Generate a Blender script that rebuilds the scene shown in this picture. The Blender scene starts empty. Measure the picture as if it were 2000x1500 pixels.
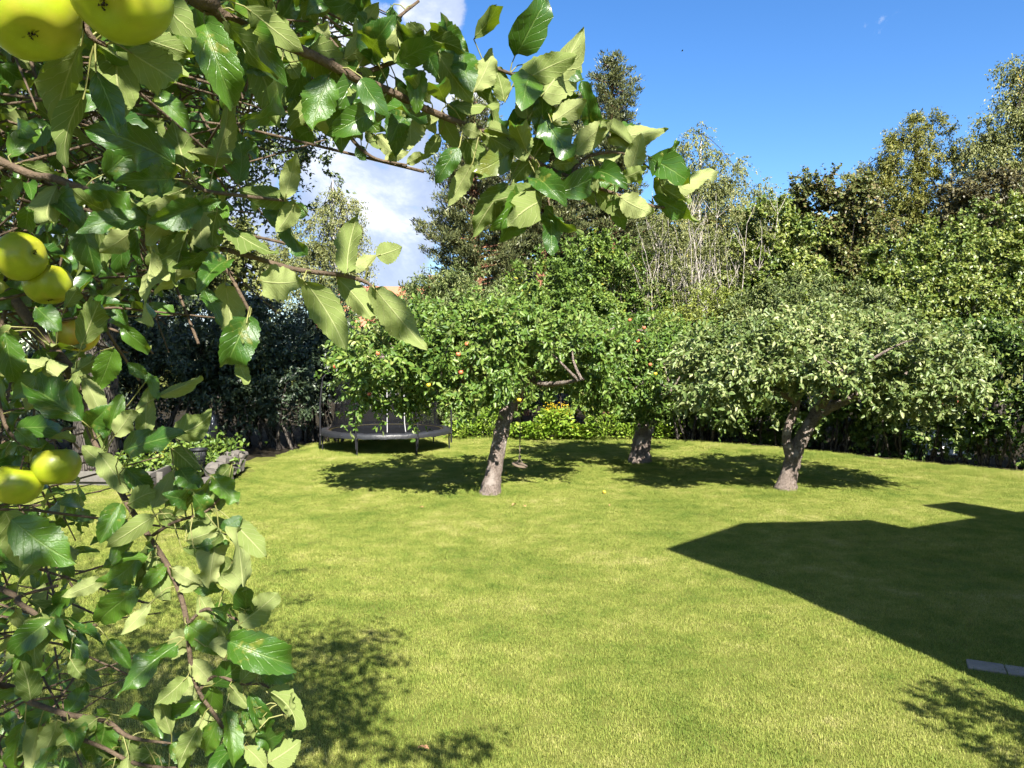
import bpy, bmesh, math, random
import numpy as np
from mathutils import Vector, Matrix, Quaternion

# ------------------------------------------------------------------ camera, sky, sun, exposure
SC = bpy.context.scene
COL = SC.collection
F = 1503.0                      # focal length in photo pixels (photo 2000 x 1500)
CAMZ = 2.7
PITCH = math.atan(50.0 / F)
cam_data = bpy.data.cameras.new("camera")
cam_data.sensor_width = 36.0
cam_data.lens = F / 2000.0 * 36.0
cam_data.clip_start = 0.05
cam_data.clip_end = 3000.0
cam = bpy.data.objects.new("camera", cam_data)
cam.location = (0, 0, CAMZ)
cam.rotation_euler = (math.radians(90) - PITCH, 0, 0)
COL.objects.link(cam)
SC.camera = cam

SUN_AZ = math.radians(16.0)     # shadows run forward and this much to the left
SUN_EL = math.radians(41.0)
TO_SUN = Vector((math.sin(SUN_AZ) * math.cos(SUN_EL), -math.cos(SUN_AZ) * math.cos(SUN_EL), math.sin(SUN_EL)))
sl = bpy.data.lights.new("sun", 'SUN')
sl.energy = 5.0
sl.angle = math.radians(0.5)
sl.color = (1.0, 0.95, 0.86)
so = bpy.data.objects.new("sun", sl)
so.rotation_euler = (-TO_SUN).to_track_quat('-Z', 'Y').to_euler()
so.location = (20, -40, 40)
COL.objects.link(so)

SC.view_settings.view_transform = 'Standard'
SC.view_settings.look = 'None'
SC.view_settings.gamma = 1.0
SC.view_settings.use_curve_mapping = False
SC.view_settings.exposure = 1.80
SC.render.engine = 'CYCLES'
cy = SC.cycles
cy.max_bounces = 5
cy.diffuse_bounces = 2
cy.glossy_bounces = 2
cy.transmission_bounces = 3
cy.transparent_max_bounces = 10
cy.caustics_reflective = False
cy.caustics_refractive = False
cy.use_denoising = True
cy.use_adaptive_sampling = True
cy.adaptive_threshold = 0.03
try:
    cy.denoiser = 'OPENIMAGEDENOISE'
    cy.denoising_input_passes = 'RGB_ALBEDO_NORMAL'
except Exception:
    pass
SC.render.use_persistent_data = False


def P(px, py, D):
    """world point on the ray of photo pixel (px,py) whose distance along +Y is D"""
    a, b = (px - 1000.0) / F, (750.0 - py) / F
    rx, ry, rz = a, math.cos(PITCH) + b * math.sin(PITCH), -math.sin(PITCH) + b * math.cos(PITCH)
    t = D / ry
    return Vector((rx * t, D, CAMZ + rz * t))


def G(px, py):
    """ground point (z=0) under photo pixel"""
    a, b = (px - 1000.0) / F, (750.0 - py) / F
    ry, rz = math.cos(PITCH) + b * math.sin(PITCH), -math.sin(PITCH) + b * math.cos(PITCH)
    t = -CAMZ / rz
    return Vector((a * t, ry * t, 0.0))


# ---- node helper
class NT:
    def __init__(self, tree):
        self.t = tree
        self.n = tree.nodes
        self.l = tree.links

    def new(self, kind, **kw):
        nd = self.n.new(kind)
        for k, v in kw.items():
            setattr(nd, k, v)
        return nd

    def link(self, a, b):
        self.l.new(a, b)

    def val(self, node, **kw):
        for k, v in kw.items():
            node.inputs[k].default_value = v

    def math(self, op, a, b=None, c=None, clamp=False):
        nd = self.n.new('ShaderNodeMath')
        nd.operation = op
        nd.use_clamp = clamp
        for i, x in enumerate((a, b, c)):
            if x is None:
                continue
            if isinstance(x, (int, float)):
                nd.inputs[i].default_value = x
            else:
                self.l.new(x, nd.inputs[i])
        return nd.outputs[0]

    def maprange(self, x, a, b, c=0.0, d=1.0, smooth=True):
        nd = self.n.new('ShaderNodeMapRange')
        nd.interpolation_type = 'SMOOTHSTEP' if smooth else 'LINEAR'
        nd.clamp = True if not smooth else nd.clamp
        self.l.new(x, nd.inputs[0])
        for i, v in enumerate((a, b, c, d)):
            nd.inputs[i + 1].default_value = v
        return nd.outputs[0]

    def mix(self, f, a, b):
        nd = self.n.new('ShaderNodeMix')
        nd.data_type = 'RGBA'
        ins = [nd.inputs[0], nd.inputs[6], nd.inputs[7]]
        for s, x in zip(ins, (f, a, b)):
            if isinstance(x, (int, float)):
                s.default_value = x
            elif isinstance(x, tuple):
                s.default_value = (x[0], x[1], x[2], 1.0)
            else:
                self.l.new(x, s)
        return nd.outputs[2]

    def ramp(self, x, stops):
        nd = self.n.new('ShaderNodeValToRGB')
        els = nd.color_ramp.elements
        while len(els) < len(stops):
            els.new(0.5)
        for e, (p, c) in zip(els, stops):
            e.position = p
            e.color = (c[0], c[1], c[2], 1.0)
        self.l.new(x, nd.inputs[0])
        return nd.outputs[0]

    def noise(self, vec, scale, detail=3.0, rough=0.55, dist=0.0):
        nd = self.n.new('ShaderNodeTexNoise')
        nd.inputs['Scale'].default_value = scale
        nd.inputs['Detail'].default_value = detail
        nd.inputs['Roughness'].default_value = rough
        nd.inputs['Distortion'].default_value = dist
        if vec is not None:
            self.l.new(vec, nd.inputs['Vector'])
        return nd.outputs[0]


# ---- world: Nishita sky with scattered cumulus
W = bpy.data.worlds.new("World")
SC.world = W
W.use_nodes = True
w = NT(W.node_tree)
w.n.clear()
sky = w.new('ShaderNodeTexSky', sky_type='NISHITA', sun_disc=False)
sky.sun_elevation = SUN_EL
sky.sun_rotation = math.atan2(TO_SUN.x, TO_SUN.y)
sky.altitude = 400.0
sky.air_density = 1.0
sky.dust_density = 0.0
sky.ozone_density = 3.5
hsv = w.new('ShaderNodeHueSaturation')
w.val(hsv, Hue=0.506, Saturation=1.24, Value=1.0)
w.link(sky.outputs[0], hsv.inputs['Color'])
bg = w.new('ShaderNodeBackground')
bg.inputs["Strength"].default_value = 0.066
w.link(hsv.outputs[0], bg.inputs['Color'])
tc = w.new('ShaderNodeTexCoord')
gen = tc.outputs['Generated']
nz = w.new('ShaderNodeVectorMath', operation='NORMALIZE')
w.link(gen, nz.inputs[0])
dirv = nz.outputs[0]


def skydir(px, py):
    v = P(px, py, 10.0) - Vector((0, 0, CAMZ))
    return v.normalized()


blobs = []   # (direction, inner cos half-angle deg, outer deg)
for px, py, r in ((700, 430, 5.5), (770, 300, 6.0), (650, 250, 6.0), (560, 330, 8.0), (420, 300, 9.0), (200, 180, 9.0), (760, 470, 3.2),
                  (850, 10, 1.8), (790, 190, 3.2), (760, 555, 1.6), (700, 560, 2.0)):
    blobs.append((skydir(px, py), r))
_r = random.Random(5)
for i in range(26):      # unseen clouds round the rest of the sky, added and enlarged as neutral fill light
    az = math.radians(62 + 236 * i / 25.0 + _r.uniform(-6, 6))
    el = math.radians(_r.uniform(6, 62))
    blobs.append((Vector((math.sin(az) * math.cos(el), math.cos(az) * math.cos(el), math.sin(el))), _r.uniform(7, 13)))
acc = None
for d, r in blobs:
    dp = w.new('ShaderNodeVectorMath', operation='DOT_PRODUCT')
    w.link(dirv, dp.inputs[0])
    dp.inputs[1].default_value = d
    m = w.maprange(dp.outputs['Value'], math.cos(math.radians(r * 1.7)), math.cos(math.radians(r * 0.25)))
    acc = m if acc is None else w.math('MAXIMUM', acc, m)
n1 = w.noise(dirv, 8.0, 9.0, 0.66, 0.4)
n2 = w.noise(dirv, 4.0, 5.0, 0.55, 0.2)
dens = w.math('ADD', w.math('MULTIPLY', acc, 0.72), w.math('MULTIPLY', w.math('SUBTRACT', n1, 0.5), 2.0))
cmask = w.maprange(dens, 0.30, 0.60)
shade = w.math('ADD', w.math('MULTIPLY', n1, 0.8), w.math('MULTIPLY', n2, 0.6))
ccol = w.ramp(w.maprange(shade, 0.50, 1.06), [(0.0, (0.30, 0.38, 0.56)), (0.45, (0.50, 0.58, 0.76)), (0.8, (.86, .89, .95)), (1.0, (1.0, 1.0, 1.0))])
bgc = w.new('ShaderNodeBackground')
bgc.inputs['Strength'].default_value = 0.40
w.link(ccol, bgc.inputs['Color'])
mx = w.new('ShaderNodeMixShader')
w.link(w.math('MULTIPLY', cmask, 0.95), mx.inputs[0])
w.link(bg.outputs[0], mx.inputs[1])
w.link(bgc.outputs[0], mx.inputs[2])
wo = w.new('ShaderNodeOutputWorld')
w.link(mx.outputs[0], wo.inputs[0])

# ------------------------------------------------------------------ helpers for objects
RNG = np.random.default_rng(11)
rnd = random.Random(7)


def tag(o, label=None, cat=None, group=None, kind=None):
    if label: o["label"] = label
    if cat: o["category"] = cat
    if group: o["group"] = group
    if kind: o["kind"] = kind
    return o


def empty(name, loc, label, cat, group=None):
    o = bpy.data.objects.new(name, None)
    o.location = loc
    o.empty_display_size = 0.2
    COL.objects.link(o)
    bpy.context.view_layer.update()
    return tag(o, label, cat, group)


def link(name, me, mats, parent=None, smooth=False):
    o = bpy.data.objects.new(name, me)
    if mats is not None:
        for m in (mats if isinstance(mats, (list, tuple)) else [mats]):
            me.materials.append(m)
    COL.objects.link(o)
    if parent is not None:
        o.parent = parent
        o.matrix_parent_inverse = Matrix.Translation(-wloc(parent))
    if smooth:
        me.polygons.foreach_set('use_smooth', np.ones(len(me.polygons), bool))
    return o


def wloc(o):
    """all parents here are pure translations"""
    v = Vector((0, 0, 0))
    if o.type == 'EMPTY' and o.parent is None:
        v = o.location.copy()
    return v


def mesh_np(name, V, faces, k, mat_idx=None):
    """V (n,3); faces (m,k) int array of constant size k"""
    V = np.asarray(V, np.float32)
    faces = np.asarray(faces, np.int32)
    me = bpy.data.meshes.new(name)
    me.vertices.add(len(V))
    me.vertices.foreach_set('co', V.ravel())
    m = len(faces)
    me.loops.add(m * k)
    me.loops.foreach_set('vertex_index', faces.ravel())
    me.polygons.add(m)
    me.polygons.foreach_set('loop_start', np.arange(0, m * k, k, dtype=np.int32))
    if mat_idx is not None:
        me.polygons.foreach_set('material_index', np.asarray(mat_idx, np.int32))
    me.update(calc_edges=True)
    return me


def nrm(a):
    return a / np.maximum(np.linalg.norm(a, axis=-1, keepdims=True), 1e-9)


def leaf_arrays(Pn, A, N, L, Wd, shape=2, fold=0.12):
    A = nrm(A)
    S = nrm(np.cross(A, N))
    N = np.cross(S, A)
    L = np.broadcast_to(np.asarray(L, float), (len(Pn),))[:, None]
    Wd = np.broadcast_to(np.asarray(Wd, float), (len(Pn),))[:, None]
    n = len(Pn)
    if shape == 2:
        v = np.stack([Pn, Pn + A * L * .45 + S * Wd / 2 + N * L * fold, Pn + A * L, Pn + A * L * .45 - S * Wd / 2 + N * L * fold], 1)
        idx = np.array([[0, 1, 2], [0, 2, 3]])
        k, nv = 3, 4
    else:
        v = np.stack([Pn,
                      Pn + A * L * .30 + S * Wd * .5 + N * L * fold,
                      Pn + A * L * .72 + S * Wd * .36 + N * L * fold * .6,
                      Pn + A * L - N * L * .10,
                      Pn + A * L * .72 - S * Wd * .36 + N * L * fold * .6,
                      Pn + A * L * .30 - S * Wd * .5 + N * L * fold], 1)
        idx = np.array([[0, 1, 2, 3], [0, 3, 4, 5]])
        k, nv = 4, 6
    base = (np.arange(n) * nv)[:, None, None]
    f = (idx[None] + base).reshape(-1, k)
    return v.reshape(-1, 3), f, k


def tube_arrays(paths, sides=6, jitter=0.0, rng=None):
    """paths: list of (pts list, radii list); returns V, quad faces"""
    Vs, Fs, off = [], [], 0
    ang = np.linspace(0, 2 * np.pi, sides, endpoint=False)
    for pts, rad in paths:
        pts = np.asarray([tuple(p) for p in pts], float)
        rad = np.asarray(rad, float)
        n = len(pts)
        t = np.gradient(pts, axis=0)
        t = nrm(t)
        ref = np.array([0.31, 0.12, 0.94]) if abs(t[0, 2]) < 0.9 else np.array([1.0, 0.2, 0.1])
        u = nrm(np.cross(t, ref))
        v = np.cross(t, u)
        r = np.repeat(rad[:, None], sides, 1)
        if jitter:
            r = r * (1 + jitter * RNG.standard_normal(r.shape))
        ring = pts[:, None] + (np.cos(ang)[None, :, None] * u[:, None] + np.sin(ang)[None, :, None] * v[:, None]) * r[..., None]
        Vs.append(ring.reshape(-1, 3))
        for i in range(n - 1):
            a = off + i * sides + np.arange(sides)
            b = off + i * sides + (np.arange(sides) + 1) % sides
            Fs.append(np.stack([a, b, b + sides, a + sides], 1))
        # caps
        c0 = off + np.arange(sides)
        if sides == 4:
            Fs.append(c0[None, ::-1]); Fs.append((c0 + (n - 1) * sides)[None])
        off += n * sides
    return np.concatenate(Vs), np.concatenate(Fs)


def tube_obj(name, paths, mat, parent, sides=6, jitter=0.0, smooth=True):
    V, Fc = tube_arrays(paths, sides, jitter)
    return link(name, mesh_np(name, V, Fc, 4), mat, parent, smooth)


def smooth_path(pts, rad, n=6):
    """Catmull-Rom resample"""
    pts = [np.array(tuple(p), float) for p in pts]
    out, ro = [], []
    for i in range(len(pts) - 1):
        p0, p1, p2, p3 = pts[max(i - 1, 0)], pts[i], pts[i + 1], pts[min(i + 2, len(pts) - 1)]
        for j in range(n):
            t = j / n
            out.append(0.5 * ((2 * p1) + (-p0 + p2) * t + (2 * p0 - 5 * p1 + 4 * p2 - p3) * t * t + (-p0 + 3 * p1 - 3 * p2 + p3) * t ** 3))
            ro.append(rad[i] * (1 - t) + rad[i + 1] * t)
    out.append(pts[-1]); ro.append(rad[-1])
    return out, ro


def box_arrays(c, s, rot=0.0):
    x, y, z = s[0] / 2, s[1] / 2, s[2] / 2
    v = np.array([[-x, -y, -z], [x, -y, -z], [x, y, -z], [-x, y, -z], [-x, -y, z], [x, -y, z], [x, y, z], [-x, y, z]])
    ca, sa = math.cos(rot), math.sin(rot)
    v = np.stack([v[:, 0] * ca - v[:, 1] * sa, v[:, 0] * sa + v[:, 1] * ca, v[:, 2]], 1) + np.asarray(c)
    f = np.array([[0, 3, 2, 1], [4, 5, 6, 7], [0, 1, 5, 4], [1, 2, 6, 5], [2, 3, 7, 6], [3, 0, 4, 7]])
    return v, f


def box_obj(name, c, s, mat, parent, rot=0.0, bevel=0.0):
    v, f = box_arrays(c, s, rot)
    me = mesh_np(name, v, f, 4)
    if bevel:
        bm = bmesh.new(); bm.from_mesh(me)
        bmesh.ops.bevel(bm, geom=bm.edges[:], offset=bevel, segments=2, affect='EDGES', profile=0.6)
        bm.to_mesh(me); bm.free()
    return link(name, me, mat, parent)


# ------------------------------------------------------------------ materials
def new_mat(name):
    m = bpy.data.materials.new(name)
    m.use_nodes = True
    t = NT(m.node_tree)
    t.n.clear()
    out = t.new('ShaderNodeOutputMaterial')
    return m, t, out


def simple_mat(name, col, rough=0.7, metal=0.0, var=0.15, scale=8.0, bump=0.0, bscale=40.0, spec=0.4):
    m, t, out = new_mat(name)
    b = t.new('ShaderNodeBsdfPrincipled')
    geo = t.new('ShaderNodeNewGeometry')
    n = t.noise(geo.outputs['Position'], scale, 4.0)
    c = t.mix(n, tuple(x * (1 - var) for x in col), tuple(min(1, x * (1 + var)) for x in col))
    t.link(c, b.inputs['Base Color'])
    t.val(b, Roughness=rough, Metallic=metal)
    b.inputs['Specular IOR Level'].default_value = spec
    if bump:
        bp = t.new('ShaderNodeBump')
        bp.inputs['Strength'].default_value = bump
        bp.inputs['Distance'].default_value = 0.02
        t.link(t.noise(geo.outputs['Position'], bscale, 5.0), bp.inputs['Height'])
        t.link(bp.outputs[0], b.inputs['Normal'])
    t.link(b.outputs[0], out.inputs[0])
    return m


GAIN = 1.2


def leaf_mat(name, stops, under=None, trans=0.33, gloss=0.25, rough=0.42, nscale=0.8, tcol=(1.25, 1.35, 0.5)):
    """small leaves: colour differs leaf by leaf (random per island) and softly clump by clump"""
    m, t, out = new_mat(name)
    geo = t.new('ShaderNodeNewGeometry')
    n = t.noise(geo.outputs['Position'], nscale, 2.0)
    x = t.math('ADD', t.math('MULTIPLY', geo.outputs['Random Per Island'], 0.72), t.math('MULTIPLY', t.math('SUBTRACT', n, 0.36), 1.0), clamp=True)
    c = t.ramp(x, [(p, (min(.9, q[0] * GAIN * 1.08), min(.9, q[1] * GAIN * 1.02), q[2] * GAIN * .95)) for p, q in stops])
    if under:
        c2 = t.mix(0.75, c, under)
        c = t.mix(geo.outputs['Backfacing'], c, c2)
    b = t.new('ShaderNodeBsdfPrincipled')
    t.link(c, b.inputs['Base Color'])
    t.val(b, Roughness=rough)
    b.inputs['Specular IOR Level'].default_value = gloss
    tr = t.new('ShaderNodeBsdfTranslucent')
    mul = t.new('ShaderNodeMix', data_type='RGBA', blend_type='MULTIPLY')
    mul.inputs[0].default_value = 1.0
    t.link(c, mul.inputs[6])
    mul.inputs[7].default_value = (*tcol, 1)
    t.link(mul.outputs[2], tr.inputs[0])
    ms = t.new('ShaderNodeMixShader')
    ms.inputs[0].default_value = trans * .6
    t.link(b.outputs[0], ms.inputs[1])
    t.link(tr.outputs[0], ms.inputs[2])
    t.link(ms.outputs[0], out.inputs[0])
    return m


def bark_mat(name, dark, light, vscale=(9.0, 9.0, 2.5), bump=0.9, patch=None):
    m, t, out = new_mat(name)
    geo = t.new('ShaderNodeNewGeometry')
    mp = t.new('ShaderNodeMapping')
    mp.inputs['Scale'].default_value = vscale
    t.link(geo.outputs['Position'], mp.inputs[0])
    n = t.noise(mp.outputs[0], 1.6, 6.0, 0.65, 0.6)
    vo = t.new('ShaderNodeTexVoronoi', feature='DISTANCE_TO_EDGE')
    vo.inputs['Scale'].default_value = 2.2
    t.link(mp.outputs[0], vo.inputs[0])
    crack = t.maprange(vo.outputs[0], 0.0, 0.16)
    x = t.math('MULTIPLY', n, crack)
    c = t.ramp(x, [(0.05, dark), (0.33, tuple((a + b) / 2 for a, b in zip(dark, light))), (0.6, light)])
    if patch:
        n3 = t.noise(geo.outputs['Position'], 3.0, 4.0)
        c = t.mix(t.maprange(n3, 0.56, 0.66), c, patch)
    b = t.new('ShaderNodeBsdfPrincipled')
    t.link(c, b.inputs['Base Color'])
    t.val(b, Roughness=0.9)
    b.inputs['Specular IOR Level'].default_value = 0.15
    bp = t.new('ShaderNodeBump')
    bp.inputs['Strength'].default_value = bump
    bp.inputs['Distance'].default_value = 0.04
    t.link(x, bp.inputs['Height'])
    t.link(bp.outputs[0], b.inputs['Normal'])
    t.link(b.outputs[0], out.inputs[0])
    return m


M = {}
M['apple_leaf'] = leaf_mat('apple_leaf', [(0.0, (.026, .062, .010)), (0.45, (.062, .118, .018)), (0.8, (.11, .165, .034)), (1.0, (.19, .215, .07))],
                           under=(.21, .25, .10), trans=0.33, gloss=0.3, rough=0.42)
M['apple_leaf_pale'] = leaf_mat('apple_leaf_pale', [(0.0, (.036, .066, .016)), (0.45, (.088, .132, .040)), (0.8, (.17, .205, .085)), (1.0, (.28, .29, .16))],
                                under=(.29, .32, .15), trans=0.3, gloss=0.3, rough=0.42)
M['oak_leaf'] = leaf_mat('oak_leaf', [(0.0, (.014, .028, .008)), (0.6, (.035, .058, .014)), (1.0, (.085, .11, .035))], trans=0.22, gloss=0.4)
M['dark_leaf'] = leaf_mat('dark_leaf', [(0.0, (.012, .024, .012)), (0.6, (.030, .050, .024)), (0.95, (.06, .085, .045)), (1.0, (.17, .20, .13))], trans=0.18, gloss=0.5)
M['shrub_leaf'] = leaf_mat('shrub_leaf', [(0.0, (.030, .060, .012)), (0.5, (.072, .125, .022)), (0.9, (.13, .185, .035)), (1.0, (.26, .24, .04))], trans=0.33)
M['willow_leaf'] = leaf_mat('willow_leaf', [(0.0, (.035, .058, .020)), (0.5, (.078, .110, .035)), (1.0, (.16, .185, .075))], trans=0.28)
M['olive_leaf'] = leaf_mat('olive_leaf', [(0.0, (.040, .054, .016)), (0.5, (.088, .108, .032)), (1.0, (.17, .185, .07))], trans=0.28)
M['gold_leaf'] = leaf_mat('gold_leaf', [(0.0, (.052, .076, .014)), (0.5, (.115, .148, .026)), (1.0, (.21, .235, .05))], trans=0.33)
M['maple_leaf'] = leaf_mat('maple_leaf', [(0.0, (.030, .062, .010)), (0.5, (.090, .130, .022)), (1.0, (.21, .23, .065))], trans=0.30, gloss=0.4)
M['copper_leaf'] = leaf_mat('copper_leaf', [(0.0, (.026, .042, .010)), (0.35, (.058, .076, .020)), (0.62, (.090, .108, .028)), (0.82, (.11, .088, .045)), (1.0, (.19, .19, .07))],
                            trans=0.25, nscale=0.9, tcol=(1.2, .9, .5))
M['purple_leaf'] = leaf_mat('purple_leaf', [(0.0, (.022, .024, .012)), (0.5, (.052, .050, .024)), (1.0, (.14, .135, .055))], trans=0.22, tcol=(1.2, .8, .5))
M['ash_leaf'] = leaf_mat('ash_leaf', [(0.0, (.050, .065, .016)), (0.5, (.115, .130, .030)), (1.0, (.21, .20, .06))], trans=0.33)
M['birch_leaf'] = leaf_mat('birch_leaf', [(0.0, (.054, .068, .022)), (0.5, (.115, .135, .046)), (0.9, (.18, .19, .08)), (1.0, (.28, .21, .05))], trans=0.33)
M['pine_needle'] = leaf_mat('pine_needle', [(0.0, (.022, .032, .012)), (0.5, (.060, .074, .028)), (1.0, (.125, .135, .055))], trans=0.08, gloss=0.3)
M['herb_leaf'] = leaf_mat('herb_leaf', [(0.0, (.050, .100, .010)), (0.5, (.120, .205, .020)), (1.0, (.22, .28, .05))], trans=0.36, nscale=2.0)
M['hedge_leaf'] = leaf_mat('hedge_leaf', [(0.0, (.022, .050, .010)), (0.6, (.060, .105, .018)), (1.0, (.15, .19, .05))], trans=0.28, gloss=0.4)
M['yellow_flower'] = leaf_mat('yellow_flower', [(0.0, (.40, .26, .010)), (1.0, (.70, .50, .03))], trans=0.2, tcol=(1, 1, 1))
M['apple_bark'] = bark_mat('apple_bark', (.085, .064, .052), (.29, .235, .20), vscale=(24, 24, 8), bump=.8, patch=(.33, .285, .25))
M['dark_bark'] = bark_mat('dark_bark', (.018, .015, .012), (.11, .095, .08))
M['pine_bark'] = bark_mat('pine_bark', (.07, .035, .022), (.30, .15, .085), vscale=(6, 6, 2))
M['grey_stem'] = bark_mat('grey_stem', (.14, .12, .10), (.44, .40, .35), vscale=(12, 12, 3), bump=0.3)
M['birch_bark'] = bark_mat('birch_bark', (.10, .09, .08), (.68, .65, .60), vscale=(4, 4, 9), bump=0.3)
M['twig'] = simple_mat('twig', (.095, .068, .045), rough=.8, var=.55, scale=70.0, bump=.5, bscale=160, spec=.2)

# ------------------------------------------------------------------ ground
def hgt(x, y):
    return (0.035 * np.sin(x * 0.42 + 0.7) * np.cos(y * 0.37) + 0.02 * np.sin(x * 0.9 + y * 0.6)) * np.clip((y - 1) / 6, 0, 1) * np.clip((60 - y) / 20, 0, 1)


gx = np.concatenate([[-900, -300, -120, -60], np.arange(-34, 34.1, 0.5), [60, 120, 300, 900]])
gy = np.concatenate([[-300, -80, -30, -12], np.arange(-4, 36.1, 0.5), [45, 60, 90, 150, 300, 600, 1200]])
GX, GY = np.meshgrid(gx, gy)
Vg = np.stack([GX, GY, hgt(GX, GY)], -1).reshape(-1, 3)
nx, ny = len(gx), len(gy)
ii, jj = np.meshgrid(np.arange(nx - 1), np.arange(ny - 1))
a = (jj * nx + ii).ravel()
Fg = np.stack([a, a + 1, a + nx + 1, a + nx], 1)
m, t, out = new_mat('lawn_soil')
geo = t.new('ShaderNodeNewGeometry')
n = t.noise(geo.outputs['Position'], 1.2, 6.0)
n2 = t.noise(geo.outputs['Position'], 30.0, 4.0)
c = t.mix(n, (.085, .115, .014), (.14, .145, .028))
c = t.mix(t.math('MULTIPLY', n2, 0.5), c, (.10, .085, .045))
b = t.new('ShaderNodeBsdfPrincipled')
t.link(c, b.inputs['Base Color'])
t.val(b, Roughness=1.0)
b.inputs['Specular IOR Level'].default_value = 0.05
t.link(b.outputs[0], out.inputs[0])
M['lawn_soil'] = m
lawn = link('lawn', mesh_np('lawn', Vg, Fg, 4), M['lawn_soil'], smooth=True)
tag(lawn, kind='structure')

# soil strip under the shrubs at the back and on the left (dark leaf litter)
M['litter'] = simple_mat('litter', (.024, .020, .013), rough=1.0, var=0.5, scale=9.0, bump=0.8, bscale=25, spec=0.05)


def sheet(name, poly, z, mat):
    me = bpy.data.meshes.new(name)
    me.from_pydata([(x, y, z + float(hgt(np.float64(x), np.float64(y)))) for x, y in poly], [], [list(range(len(poly)))])
    bm = bmesh.new(); bm.from_mesh(me)
    bmesh.ops.triangulate(bm, faces=bm.faces[:])
    bm.to_mesh(me); bm.free()
    o = link(name, me, mat)
    return tag(o, kind='structure')


BEDS = [(-30, 19.9), (-7.2, 20.2), (-5.6, 22.6), (-4.6, 25.4), (-1.0, 26.1), (4.8, 26.1), (7.4, 23.4), (9.7, 21.1), (12.8, 17.7), (17.5, 12.6), (34, 14), (34, 60), (-30, 60)]


def inside(x, y, poly):
    r_ = np.zeros(x.shape, bool)
    for (xa, ya), (xb, yb) in zip(poly, poly[1:] + poly[:1]):
        cr = (ya > y) != (yb > y)
        r_ ^= cr & (x < (xb - xa) * (y - ya) / ((yb - ya) if yb != ya else 1e-9) + xa)
    return r_


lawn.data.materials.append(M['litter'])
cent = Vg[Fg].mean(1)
lawn.data.polygons.foreach_set('material_index', inside(cent[:, 0], cent[:, 1], BEDS).astype(np.int32))

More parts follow.
